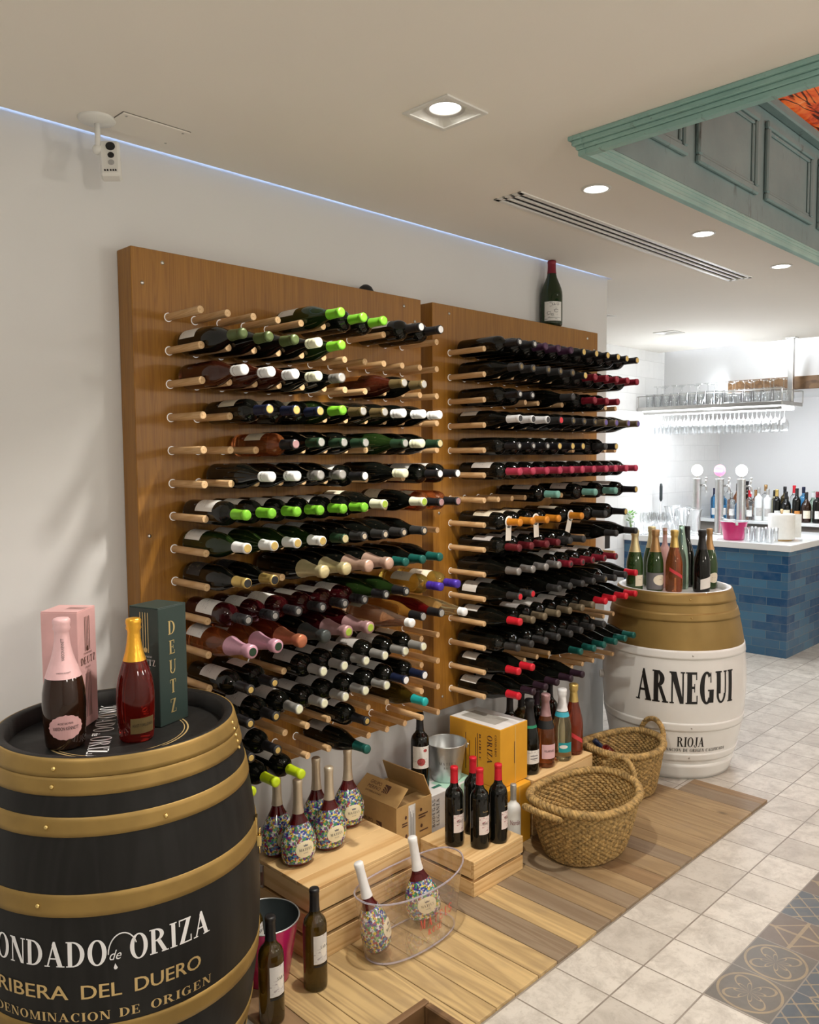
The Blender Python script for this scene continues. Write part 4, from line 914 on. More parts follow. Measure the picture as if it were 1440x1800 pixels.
# bottles on the white barrel
HZ = .8755
def wbot(px, py, *a, **k):
    return stand(*a[:3], (px, py, HZ), *a[3:], group='sparkling bottles on the white barrel', **k)
b = wbot(2.452, -.002, 'sparkling', 'champ', 'palegold', 'green sparkling bottle with pale gold foil and square label, leftmost on the white barrel', name='sparkling_bottle', style='foil', face=face_to(2.5, 0, 38), lab='c', lz=(.03, .085), half=.55)
b = wbot(2.673, .025, 'sparkling', 'champ', 'palegold', 'green sparkling bottle with pale gold foil, second from left on the white barrel', name='sparkling_bottle', style='foil', face=face_to(2.6, .0, 150), lab='g', lz=(.03, .11), half=.5)
b = wbot(2.520, -.078, 'sparkling', 'champ', 'tan', 'green sparkling bottle with tan foil and oval label, left of the rose bottle', name='sparkling_bottle', style='foil', face=face_to(2.56, -.1, 40))
def oval_label(t, shape, z, rx, rz, mat, ang=0.0, sy=1.0, name='label', wavy=0.0, eps=.0008):
    return letter_obj(ellipse_poly(rx, rz, 40, wavy), bottle_fn(shape, z, ang, sy, eps), mat, t, .006, name)
oval_label(b, 'sparkling', .060, .036, .027, LAB['c']); MB().lathe([(.0418, .012), (.0419, .095), (.0417, .096)], 30).build('neck_band', m_greyink, b)
b = wbot(2.663, -.055, 'squat', 'pink', 'cork', 'small pink bottle with long clear neck and cork on the white barrel', name='pink_bottle', style='capsule', z0=.225, face=face_to(2.6, 0), scale=(.72, .72, 1.22))
b = wbot(2.560, -.160, 'sparkling', 'orange', 'gold', 'rose sparkling bottle with gold foil and red slanted sash, front middle of the white barrel', name='sparkling_bottle', style='foil', z0=.225, face=face_to(2.57, -.15, 18))
letter_obj([[(-.036, .030), (.036, -.012), (.036, .004), (-.036, .048)]], bottle_fn('sparkling', .080), m_redink, b, .006, 'sash')
b = wbot(2.677, -.140, 'flute', 'mint', None, 'pale green empty glass bottle behind the rose bottle on the white barrel', name='glass_bottle', face=0)
b = wbot(2.762, -.127, 'burgundy', 'dark', 'black', 'black wine bottle with thin white side label at the back right of the white barrel', face=face_to(2.7, -.1, 75), lab='w', lz=(.02, .12), half=.35, scale=(1.03, 1.03, 1.06))
b = wbot(2.650, -.262, 'sparkling', 'dark', 'black', 'black sparkling bottle with green neck band and white angled label on the white barrel', name='sparkling_bottle', style='foil', z0=.215, face=face_to(2.64, -.24, 35))
MB().lathe([(.0270, .198), (.0243, .212), (.0228, .2155)], 28).build('neck_band', plain('emerald_band', (.01, .24, .12), .4), b)
letter_obj([[(-.03, .0), (.034, .012), (.034, .068), (-.03, .05)]], bottle_fn('sparkling', .016), m_paper, b, .006, 'label')
b = wbot(2.782, -.240, 'cuvee', 'champ', 'tan', 'bulbous green sparkling bottle with tan foil and oval label, rightmost on the white barrel', name='sparkling_bottle', style='foil', z0=.205, face=face_to(2.79, -.25, 40), scale=(.82, .82, .98))
oval_label(b, 'cuvee', .060, .036, .027, LAB['c'])

# gift boxes and bottles on the black barrel
HB = .8655
v = Vector((math.sin(D2R(22.7)), math.cos(D2R(22.7)), 0)); rr = Vector((v.y, -v.x, 0))
def gift_box(name, label, corner, w, h, phi, mat, view):
    """near vertical edge at corner; left face and right face as seen from the room"""
    vv, r_ = view; ph = D2R(phi)
    nl = (-vv*math.cos(ph)-r_*math.sin(ph)); nr = (r_*math.cos(ph)-vv*math.sin(ph))
    M = Matrix(((nr.x, -nl.x, 0, corner[0]), (nr.y, -nl.y, 0, corner[1]), (0, 0, 1, corner[2]), (0, 0, 0, 1)))
    # local: x runs out of the right face, y runs away from the left face; box spans x -w..0, y 0..w
    t = thing(name, label, 'gift box', M=M)
    MB().box(-w, 0, 0, w, 0, h, .0015).build('carton', mat, t)
    left = lambda u, v_: Vector((u, -.0009, v_)); right = lambda u, v_: Vector((.0009, u, v_))
    return t, left, right
t, lf, rf = gift_box('pink_gift_box', 'tall pink champagne gift box standing at the back left of the black barrel', (-.398, -.035, HB), .098, .306, 27, m_pinkbox, (v, rr))
MB().box(-.098, .0, .001, .098, .3062, .3082, .001).build('lid_flap', m_pinkbox, t)
for i in range(4):
    letter_obj(rect_poly(.0022, .090), lambda u, q, i=i: rf(u+.036+.008*i, q+.243), m_brownink, t); letter_obj(rect_poly(.0022, .115), lambda u, q, i=i: rf(u+.036+.008*i, q+.082), m_brownink, t)
    letter_obj(rect_poly(.0022, .05), lambda u, q, i=i: Vector((-.025+q, .036+.008*i+u, .3086)), m_brownink, t)
P_, w_ = serif_polys('DEUTZ', .019, .85, .12, .078); letter_obj(shift(P_, .010, .165), rf, m_brownink, t)
P_, w_ = serif_polys('CHAMPAGNE', .005, .9, .2, .044); letter_obj(shift(P_, .026, .190), rf, m_brownink, t)
P_, w_ = serif_polys('FRANCE', .005, .9, .2, .028); letter_obj(shift(P_, .034, .153), rf, m_brownink, t)
letter_obj(shift(ellipse_poly(.006, .007, 16), .047, .204), rf, m_brownink, t, None, 'crest')
for i, ch in enumerate('DEUTZ'):
    P_, w_ = serif_polys(ch, .036, .95); letter_obj(shift(P_, -.075+.018, .238-.052*i), lf, m_brownink, t)
v2 = Vector((math.sin(D2R(28.6)), math.cos(D2R(28.6)), 0)); r2 = Vector((v2.y, -v2.x, 0))
t, lf, rf = gift_box('green_gift_box', 'tall dark green champagne gift box with gold lettering on the black barrel', (-.245, -.165, HB), .102, .310, 44, m_greenbox, (v2, r2))
MB().box(-.102, .0, .0, .102, .3102, .3122, .001).build('lid_flap', m_greenbox, t)
m_goldline = plain('gold_foil_print', (.70, .55, .25), .3, .6, 0)
for i, ch in enumerate('DEUTZ'):
    P_, w_ = serif_polys(ch, .036, .95); letter_obj(shift(P_, .047-w_/2, .237-.052*i), rf, m_goldline, t)
for i in range(4):
    letter_obj(rect_poly(.0022, .105), lambda u, q, i=i: lf(u-.062+.009*i, q+.246), m_goldline, t); letter_obj(rect_poly(.0022, .12), lambda u, q, i=i: lf(u-.062+.009*i, q+.082), m_goldline, t)
P_, w_ = serif_polys('DEUTZ', .016, .9, .12, .066); letter_obj(shift(P_, -.078, .160), lf, m_whiteink, t)
P_, w_ = serif_polys('CHAMPAGNE', .0045, .9, .2, .044); letter_obj(shift(P_, -.067, .181), lf, m_whiteink, t)
P_, w_ = serif_polys('FRANCE', .0045, .9, .2, .028); letter_obj(shift(P_, -.058, .150), lf, m_whiteink, t)
letter_obj(shift(ellipse_poly(.006, .007, 16), -.045, .200), lf, m_goldline, t, None, 'crest')
# pink-capped bottle
m_pinklabel = plain('pink_label', (.72, .42, .42), .5, 0, .04)
t = stand('cuvee', 'brown', 'palepink', (-.470, -.114, HB), 'dark twisted sparkling bottle with long pink foil and scalloped pink label on the black barrel', 'sparkling_bottle', 'foil', None, .172, face_to(-.466, -.118, 2), scale=(1.0, 1.0, 1.0))
oval_label(t, 'cuvee', .058, .040, .030, m_pinklabel, 0, 1, 'label', .035)
for txt, z_, h_, wd in (('VARDON KENNETT', .052, .0085, .058), ('ROSÉ DE MAR', .066, .0048, .034)):
    P_, w_ = sans_polys(txt, h_, wd); bottle_text(t, 'cuvee', P_, w_, z_, m_blackink, eps=.0016)
P_, w_ = sans_polys('VARDON KENNETT', .0065, .052)
letter_obj([[(-b_, a_) for a_, b_ in p] for p in shift(P_, 0, -.003)], bottle_fn('cuvee', .215, 0, 1, .0022), m_blackink, t, .004)
P_, w_ = sans_polys('VARDON KENNETT', .0032, .032); bottle_text(t, 'cuvee', P_, w_, .186, m_blackink, eps=.0022)
# rose bottle with amber foil
m_olivelabel = plain('bronze_label', (.22, .16, .07), .4, .5, .05)
t = stand('cuvee', 'cherry', 'brightgold', (-.325, -.192, HB), 'clear red sparkling bottle with bright gold foil and bronze label on the black barrel', 'sparkling_bottle', 'foil', None, .206, face_to(-.31, -.2, 22), scale=(.92, .92, .965))
letter_obj(rect_poly(.066, .040), bottle_fn('cuvee', .045), m_olivelabel, t, .006, 'label')
P_, w_ = sans_polys('AGUSTÍ TORELLÓ MATA', .0075, .056); bottle_text(t, 'cuvee', P_, w_, .043, m_blackink, eps=.0015)
MB().lathe([(.0305, .201), (.0278, .2105), (.0264, .2155)], 28).build('neck_label', m_olivelabel, t)

# ------------------------------------------------------------------ pine crates
def crate(name, label, x0, x1, y0, y1, z0, z1, slats, lid=True, gap=.012, th=.014):
    t = thing(name, label, 'crate', (x0, y0, z0))
    X_, Y_, Z_ = x1-x0, y1-y0, z1-z0; H = Z_-(.011 if lid else 0)
    hs = (H-gap*(slats-1))/slats
    for (y0_, y1_) in ((0, th), (Y_-th, Y_)):
        f = MB()
        for i in range(slats): f.box(0, X_, y0_, y1_, i*(hs+gap), i*(hs+gap)+hs, .001)
        f.build('slatted_side', m_pine, t)
    for (x0_, x1_) in ((0, th), (X_-th, X_)):
        f = MB()
        for i in range(slats): f.box(x0_, x1_, th+.0004, Y_-th-.0004, i*(hs+gap), i*(hs+gap)+hs, .001)
        f.build('slatted_end', m_pine_y, t)
    for cx in (th, X_-th-.02):
        for cy in (th, Y_-th-.02): MB().box(cx+.0004, cx+.02, cy+.0004, cy+.02, .004, H-.002).build('corner_post', m_pine, t)
    if lid:
        m = MB(); k = max(2, round(Y_/.085)); w = Y_/k
        for i in range(k): m.box(.0, X_, w*i+.0006, w*(i+1)-.0006, Z_-.0105, Z_, .001)
        m.build('lid', m_pine, t)
    return t
FZ = .0125
ca = crate('wooden_crate', 'large pine crate holding up the painted rose bottles, beside black barrel', .226, .664, -.183, .128, FZ, .250, 3)
lt = MB(); lt.box(-.006, -.0005, .250, .280, .150, .226, .001); lt.box(-.012, -.005, .255, .275, .160, .205, .001); lt.build('latch', m_steel, ca)
cb = crate('wooden_crate', 'small pine crate under four red capped bottles', .860, 1.143, -.288, -.024, FZ, .140, 2)
MB().box(.215, .278, .205, .222, .1276, .140, .001).build('cleat', m_pine, cb)
cc = crate('wooden_crate', 'long pine crate under the sparkling bottles, behind large basket', 1.388, 1.822, -.160, .150, FZ, .243, 2)

# painted rose bottles
def confetti():
    m, nt, p = new_mat('confetti_paint'); v = coords(nt)
    vo = nt.nodes.new('ShaderNodeTexVoronoi'); nt.links.new(v, vo.inputs['Vector']); vo.inputs['Scale'].default_value = 150
    sh = nt.nodes.new('ShaderNodeSeparateXYZ'); nt.links.new(vo.outputs['Color'], sh.inputs[0])
    c = ramp(nt, sh.outputs[0], [(0.0, (.03, .05, .30)), (.14, (.62, .63, .63)), (.28, (.04, .28, .10)), (.42, (.70, .52, .06)), (.52, (.66, .66, .64)), (.60, (.16, .04, .20)), (.72, (.06, .22, .42)), (.82, (.40, .05, .08)), (.92, (.25, .45, .20))])
    c.node.color_ramp.interpolation = 'CONSTANT'
    n = X(nt, noise(nt, v, 150, 3, .6)); c = mixc(nt, n.gt(.57)*.85, c, (.07, .015, .025))
    nt.links.new(c, p.inputs['Base Color']); p.inputs['Roughness'].default_value = .2; p.inputs['Coat Weight'].default_value = .4; return m
m_conf = confetti()
FL = [(0, .010), (.012, .004), (.032, .0), (.044, .004), (.053, .016), (.0585, .035), (.0605, .056), (.0590, .078), (.0535, .098), (.0445, .117), (.033, .137), (.0240, .153), (.0185, .168), (.0160, .185), (.0148, .205), (.0140, .255), (.0140, .263), (.0152, .264), (.0152, .274), (.012, .277), (0, .277)]
SHAPES['flask'] = (FL, .172, 0, 0, 0)
FSY = .74
_flg = MB().lathe(FL, 36, 0, None, 1, FSY).data('flask_glass', [GL['red']])
_flp = MB().lathe([(r+.0006, z) for r, z in FL if .008 < z < .14 and r > .02], 36, 0, None, 1, FSY).data('painted_pattern', [m_conf])
_flc = MB().lathe([(r+.0008, z) for r, z in FL if .165 < z < .262]+[(.0158, .264), (.0160, .275), (.013, .2785), (0, .2785)], 24, 0, Matrix.Diagonal((1, .95, 1, 1))).data('bottle_capsule', [FO['champagne'], ])
_flc2 = _flc.copy(); _flc2.materials[0] = FO['white']
m_creamlab = plain('cream_oval_label', (.78, .71, .50), .5, 0, .02)
def flask(loc, label, face, tilt=None, cap=_flc, group='painted rose bottles'):
    M = Matrix.Translation(loc)
    if tilt is not None: M = M @ Matrix.Rotation(tilt[0], 4, Vector(tilt[1]))
    M = M @ Matrix.Rotation(face-PI/2, 4, 'Z')
    t = thing('painted_bottle', label, 'bottle', group=group, M=M)
    link('glass', _flg, t); link('painted_pattern', _flp, t); link('capsule', cap, t)
    letter_obj(ellipse_poly(.034, .027, 36), bottle_fn('flask', .062, 0, FSY, .0016), m_creamlab, t, .006, 'label')
    P_, w_ = serif_polys('MATEUS', .0085, 1.0, .16, .045); letter_obj(shift(P_, -w_/2, -.004), bottle_fn('flask', .062, 0, FSY, .0026), m_blackink, t, .005)
    P_, w_ = sans_polys('ROSÉ', .0035, .016); letter_obj(shift(P_, -w_/2, -.013), bottle_fn('flask', .062, 0, FSY, .0026), m_greyink, t, .005)
    letter_obj([[(-.007, .010), (.007, .010), (.008, .016), (.004, .0135), (.0, .017), (-.004, .0135), (-.008, .016)]], bottle_fn('flask', .062, 0, FSY, .0026), m_greyink, t, .005, 'crest')
    return t
CZ = .2505
flask((.302, -.018, CZ), 'painted rose bottle at the front left of the large crate, label turned to the right', face_to(.3, 0, 30))
flask((.440, -.008, CZ), 'painted rose bottle at the front middle of the large crate, label facing right', face_to(.44, 0, 32))
flask((.592, .072, CZ), 'painted rose bottle standing alone at the back right of the large crate', face_to(.6, 0, 28))
flask((.292, .082, CZ), 'painted rose bottle at the left rear of the large crate, under the lime capped bottles', face_to(.3, 0, 40))
flask((.462, .088, CZ), 'painted rose bottle in the rear middle of the large crate', face_to(.46, 0, 40))

# open cardboard box
t = thing('cardboard_box', 'open brown cardboard box between the large crate and the white carton', 'box', (.742, -.020, FZ))
bw, bd, bh, th = .186, .235, .275, .004
f = MB(); f.box(0, bw, 0, th, 0, bh); f.box(0, bw, bd-th, bd, 0, bh); f.box(0, th, th, bd-th, 0, bh); f.box(bw-th, bw, th, bd-th, 0, bh); f.box(th, bw-th, th, bd-th, 0, th); f.build('carton', m_card, t)
def flap(name, hinge, axis_len, ln, ang, side):
    """flap hinged along y at x=hinge; ang up from horizontal towards the box centre"""
    dx, dz = math.cos(D2R(ang))*ln*side, math.sin(D2R(ang))*ln
    q = MB(); nx, nz = -dz, dx
    L_ = math.hypot(nx, nz); nx, nz = nx/L_*.0035, nz/L_*.0035
    pts = [(hinge, 0, bh), (hinge+dx, .006, bh+dz), (hinge+dx, axis_len-.006, bh+dz), (hinge, axis_len, bh)]
    vs = pts+[(a+nx, b, c+nz) for a, b, c in pts]
    q.add(vs, [(0, 1, 2, 3), (7, 6, 5, 4), (0, 4, 5, 1), (1, 5, 6, 2), (2, 6, 7, 3), (3, 7, 4, 0)]); return q.build(name, m_card, t)
flap('flap', .001, bd, .085, 38, 1); flap('flap', bw-.001, bd, .090, 68, -1)
q = MB().box(.003, bw-.003, .004, .075, bh-.012, bh-.009); q.build('inner_flap', m_cardin, t)
lface = lambda u, q: Vector((-.0008, bd-.02-u, q)); fface = lambda u, q: Vector((u, -.0008, q))
fl = lambda u, q: Vector((.001+math.cos(D2R(38))*(.012+q), bd-.03-u, bh+math.sin(D2R(38))*(.012+q)))+Vector((-math.sin(D2R(38)), 0, math.cos(D2R(38))))*.0048
for fn_, s_ in ((lambda u, q: lface(u+.03, q+.150), 1), (lambda u, q: fl(u+.02, q+.005), 1)):
    for txt, y_, h_, wd in (('GRUPO', .038, .014, .060), ('MERINO', .019, .014, .066), ('DISTRIBUCIONES', .004, .007, .085)):
        P_, w_ = sans_polys(txt, h_, wd); letter_obj(shift(P_, 0, y_), fn_, m_brownink, t)
    letter_obj([[(.078, .018), (.108, .018), (.108, .052), (.078, .052)]], fn_, m_brownink, t, None, 'logo')
    for k in range(3):
        letter_obj(_arc(.078, .018, .010+.0085*k, .010+.0085*k, 0, 90, .0028, .0028, 10), lambda u, q, fn_=fn_: fn_(u, q)+Vector((-.0008, 0, .0005)), m_card, t, None, 'logo')
letter_obj([[(.062, .085), (.098, .085), (.098, .268), (.062, .268)]], fface, m_whitebox, t, None, 'shipping_label')
for k, (x_, z_) in enumerate(((.066, .262), (.094, .262))): letter_obj([[(x_, .105), (x_+.0014, .105), (x_+.0014, .26), (x_, .26)]], lambda u, q: fface(u, q)+Vector((0, -.0006, 0)), m_blackink, t)
for k in range(5): letter_obj([[(.070+.0045*k, .12+.01*(k % 2)), (.0722+.0045*k, .12+.01*(k % 2)), (.0722+.0045*k, .245-.012*(k % 3)), (.070+.0045*k, .245-.012*(k % 3))]], lambda u, q: fface(u, q)+Vector((0, -.0006, 0)), m_greyink, t)
for (x_, z_, w2, h2) in ((.028, .205, .028, .005), (.028, .196, .028, .005), (.114, .212, .05, .005), (.114, .202, .038, .005), (.120, .150, .045, .005), (.028, .138, .028, .005), (.028, .13, .028, .005), (.120, .10, .03, .005)):
    letter_obj([[(x_, z_), (x_+w2, z_), (x_+w2, z_+h2), (x_, z_+h2)]], fface, m_brownink, t, None, 'printing')
for (x_, z_) in ((.048, .228), (.128, .234), (.13, .172), (.05, .158)): letter_obj(shift(ellipse_poly(.006, .007, 14), x_, z_), fface, m_brownink, t, None, 'printing')

# white carton with galvanised bucket and rose-label bottle on top
t = thing('white_carton', 'white wine carton with grey lettering and pale green stripe under the metal bucket', 'box', (.932, -.008, FZ))
MB().box(0, .266, 0, .262, 0, .258, .0015).build('carton', m_whitebox, t)
ff = lambda u, q: Vector((u, -.0008, q))
letter_obj([[(.176, .0), (.264, .0), (.264, .257), (.176, .257)]], ff, m_greenprint, t, None, 'green_stripe')
for txt, x_ in (('BODEGAS', .028), ('LEGANZA', .052)):
    P_, w_ = serif_polys(txt, .017, .9, .16, .108 if txt == 'BODEGAS' else .105); letter_obj([[(x_-b_, .135+a_) for a_, b_ in p] for p in P_], ff, m_greyink, t)
for (a_, b_, c_, d_) in ((.215, .232, .10, .225), (.06, .10, .012, .016)):
    for e_ in ((a_, b_, c_, c_+.006), (a_, b_, d_-.006, d_), (a_, a_+.004, c_, d_), (b_-.004, b_, c_, d_)): letter_obj([[(e_[0], e_[2]), (e_[1], e_[2]), (e_[1], e_[3]), (e_[0], e_[3])]], lambda u, q: ff(u, q)+Vector((0, -.0006, 0)), m_greendark, t, None, 'printing')
letter_obj([[(.10, .01), (.262, .01), (.262, .09), (.10, .09)]], lambda u, q: Vector((u, q, .2588)), m_greenprint, t, None, 'printing')
letter_obj(rect_poly(.045, .016), lambda u, q: Vector((u+.09, q+.05, .2590)), m_greendark, t, None, 'printing')
WZ = FZ+.2595
def bucket(name, label, loc, rb, rt, h, mout, min_, mrim, cat='bucket', handle=True, hang=0.0, rz=0.0):
    t = thing(name, label, cat, loc, rz)
    MB().lathe([(0, .0), (rb, 0), (rb+.002, .004), (rt, h)], 48).build('wall', mout, t)
    MB().lathe([(rt-.0015, h), (rb-.001, .006), (0, .006)], 48).build('inside', min_, t)
    MB().tube([((rt+.001)*math.cos(2*PI*i/48), (rt+.001)*math.sin(2*PI*i/48), h) for i in range(48)], .0024, 8, 0, True).build('rim', mrim, t)
    for s_ in (0, PI):
        e = MB(); e.box(rt-.002, rt+.005, -.010, .010, h-.026, h-.004, .002); e.cyl((rt+.004, 0, h-.014), (rt+.010, 0, h-.014), .004, None, 10)
        o = e.build('ear', mrim, t); o.rotation_euler = (0, 0, s_)
    if handle:
        R_ = rt+.006; pts = [(R_*math.cos(a), math.cos(hang)*R_*math.sin(a)*.96, h-.014+math.sin(hang)*R_*math.sin(a)) for a in [PI*i/24 for i in range(25)]]
        MB().tube(pts, .0019, 8).build('handle', mrim, t)
    return t
t = bucket('metal_bucket', 'galvanised metal ice bucket on the white carton beside the orange box', (1.112, .072, WZ), .056, .081, .150, m_zinc, m_zinc, m_zinc, handle=False, rz=D2R(-40))
def cone_fn(rb, rt, h, th0): return lambda u, v_: Vector(((rb+(rt-rb)*v_/h+.002)*math.cos(th0+u/((rb+rt)/2)), (rb+(rt-rb)*v_/h+.002)*math.sin(th0+u/((rb+rt)/2)), v_))
P_, w_ = serif_polys('MATEUS', .011, 1.0, .3, .066); letter_obj(shift(P_, -w_/2, .078), cone_fn(.058, .081, .150, D2R(267)), m_greyink, t, .008)
P_, w_ = serif_polys('ROSÉ', .009, 1.0, .3, .030); letter_obj(shift(P_, -w_/2, .060), cone_fn(.058, .081, .150, D2R(267)), m_greyink, t, .008)
t = stand('bordeaux', 'dark', 'black', (.975, .085, WZ), 'dark wine bottle with red rose picture label beside the metal bucket', face=face_to(.97, .08, 8), lab='w', lz=(.085, .172), half=1.0)
m_rose = plain('rose_print', (.42, .07, .07), .5, 0, .5, 260)
oval_label(t, 'bordeaux', .112, .016, .015, m_rose, 0, 1, 'rose_print'); oval_label(t, 'bordeaux', .156, .008, .006, m_rose, .45, 1, 'rose_print')

# orange cartons
def orange_box(label, x0, x1, y0, y1, z0, z1, text):
    t = thing('orange_carton', label, 'box', (x0, y0, z0), 0, 'orange wine cartons')
    w_, d_, h_ = x1-x0, y1-y0, z1-z0
    MB().box(0, w_, 0, d_, 0, h_-.001, .0015).build('carton', m_orangebox, t)
    fr = lambda u, q: Vector((u, -.0007, q)); le = lambda u, q: Vector((-.0007, d_-u, q))
    letter_obj([[(w_*.52, .0), (w_*.56, 0), (w_*.56, h_-.002), (w_*.52, h_-.002)]], fr, plain('orange_tape', (.70, .42, .10), .4, 0, .03), t, None, 'seam')
    letter_obj([[(w_*.50, h_*.35), (w_*.525, h_*.35), (w_*.525, h_*.72), (w_*.50, h_*.72)]], lambda u, q: fr(u, q)+Vector((0, -.0004, 0)), m_brownink, t, None, 'grip_slot')
    if text:
        letter_obj([[(.003, .003), (w_-.003, .003), (w_-.003, d_-.003), (.003, d_-.003)]], lambda u, q: Vector((u, q, h_)), m_whitebox, t, None, 'top_sheet')
        letter_obj([[(.035, .055), (w_-.05, .055), (w_-.05, d_-.03), (.035, d_-.03)]], lambda u, q: Vector((u, q, h_+.0006)), plain('grey_top_print', (.42, .41, .38), .4, 0, .1, 20), t, None, 'top_sheet')
        for (txt, x_, hh, wd, z_) in (('CONDADO', d_-.018, .010, .085, .128), ('ORIZA', d_-.040, .026, .115, .090), ('ROBLE', d_-.098, .010, .110, .09)):
            P_, wq = serif_polys(txt, hh, .8, .1, wd); letter_obj([[(x_+b_-hh, z_+wd-a_) for a_, b_ in p] for p in P_], le, m_brownink, t)
    if text:
        for x_, a_, b_ in ((d_-.118, .05, .20), (d_-.128, .06, .18), (d_-.16, .03, .16), (d_-.18, .04, .19)): letter_obj([[(x_, a_), (x_+.0035, a_), (x_+.0035, b_), (x_, b_)]], le, m_brownink, t, None, 'printed_line')
    return t
orange_box('orange wine carton with brown lettering, on top of another orange carton', 1.203, 1.379, -.132, .135, .2535, .492, True)
orange_box('orange wine carton at the bottom, behind the small crate and large basket', 1.204, 1.362, -.161, .130, FZ, .2528, False)

# vermouth bottles and white gin bottle on the small crate
m_verm = label_mat('pink_scroll_label', (.78, .70, .68), (.42, .14, .17), 1.8)
LAB['v'] = m_verm
for (x_, y_, lb, f_) in ((.920, -.142, 'red capped black bottle, leftmost of the four on the small crate', 38), (.972, -.220, 'red capped black bottle, front middle of the four on the small crate', 38), (1.052, -.242, 'red capped black bottle, rightmost of the four on the small crate', 62), (1.040, -.130, 'red capped black bottle standing behind the others on the small crate', 60)):
    t = stand('bordeaux', 'dark', 'red', (x_, y_, .1405), lb, 'vermouth_bottle', 'capsule', None, .236, face_to(x_, y_, f_), 'v', (.056, .124), .72, (.96, .96, .98), 'red capped bottles on the small crate')
    P_, w_ = sans_polys('VERMUT', .010, .028); bottle_text(t, 'bordeaux', P_, w_, .092, m_brownink)
    P_, w_ = sans_polys('Gonzalez', .005, .024); bottle_text(t, 'bordeaux', P_, w_, .140, m_goldink)
t = stand('gin', 'white', 'silver', (1.190, -.206, FZ), 'white frosted bottle with silver cap and dark red script beside the small crate', 'white_bottle', 'capsule', None, .205, face_to(1.19, -.2, 18), None, scale=(.80, .80, 1.12))
P_, w_ = sans_polys('Nordés', .017, .050); bottle_text(t, 'gin', P_, w_, .125, plain('crimson_script', (.20, .015, .03), .4), step=.006)

# bottles on the long crate
BZ = .2435
G5 = 'sparkling bottles on the long crate'
t = stand('sparkling', 'dark', 'black', (1.452, -.088, BZ), 'dark sparkling bottle with green neck band and white label beside the orange carton', 'sparkling_bottle', 'foil', None, .205, face_to(1.45, -.09, 30), 'w', (.048, .105), .75, group=G5)
MB().lathe([(.0310, .194), (.0268, .208)], 28).build('neck_band', plain('emerald_band', (.01, .24, .12), .4), t)
for z_ in (.082, .070): letter_obj(rect_poly(.034, .0035), bottle_fn('sparkling', z_, 0, 1, .0014), m_greyink, t, .006, 'printed_line')
m_vpink = plain('rose_paper', (.74, .47, .50), .5, 0, .03)
t = stand('sparkling', 'orange', 'dustypink', (1.560, -.092, BZ), 'rose sparkling bottle with pink striped foil and pink label on the long crate', 'sparkling_bottle', 'foil', None, .218, face_to(1.56, -.09, 26), group=G5)
letter_obj(rect_poly(.066, .060), bottle_fn('sparkling', .072), m_vpink, t, .006, 'label')
P_, w_ = sans_polys('VILARNAU', .010, .046); bottle_text(t, 'sparkling', P_, w_, .070, m_blackink, eps=.0016)
MB().lathe([(.0375, .167), (.0292, .200)], 28).build('neck_band', m_black, t)
m_tealab = plain('teal_paper', (.02, .33, .36), .5, 0, .03)
t = stand('sparkling', 'lemon', 'white', (1.672, -.100, BZ), 'pale yellow sparkling bottle with white foil, blue neck band and teal label', 'sparkling_bottle', 'foil', None, .215, face_to(1.67, -.1, 25), group=G5)
letter_obj(rect_poly(.064, .042), bottle_fn('sparkling', .062), m_tealab, t, .006, 'label'); letter_obj(ellipse_poly(.018, .008), bottle_fn('sparkling', .066, -.25, 1, .0016), m_paper, t, .006, 'label')
MB().lathe([(.0315, .192), (.0262, .212)], 28).build('neck_band', plain('sky_blue_band', (.05, .42, .55), .4), t)
t = stand('sparkling', 'rose', 'gold', (1.770, -.094, BZ), 'rose sparkling bottle with gold foil and red sash, right end of long crate', 'sparkling_bottle', 'foil', None, .232, face_to(1.77, -.09, 15), group=G5)
letter_obj([[(-.038, .045), (.038, .0), (.038, .018), (-.038, .066)]], bottle_fn('sparkling', .050), m_redink, t, .006, 'sash')
for (x_, y_, gl_, fo_, lb) in ((1.478, .035, 'dark', 'black', 'dark wine bottle with black cap, leftmost in back row of long crate'), (1.552, .030, 'olive', 'black', 'olive wine bottle with black cap in the back row of the long crate'),
                               (1.622, .000, 'dark', 'aubergine', 'black wine bottle between the rose and green banded bottles of the long crate'), (1.692, .030, 'olive', 'black', 'olive wine bottle behind the pink striped foil bottle on the long crate'), (1.765, .030, 'dark', 'black', 'black wine bottle at the right of the back row of the long crate')):
    stand('bordeaux', gl_, fo_, (x_, y_, BZ), lb, face=face_to(x_, y_, 170), lab='g', lz=(.06, .14), half=.6, group='wine bottles in the back row of the long crate', n=24)

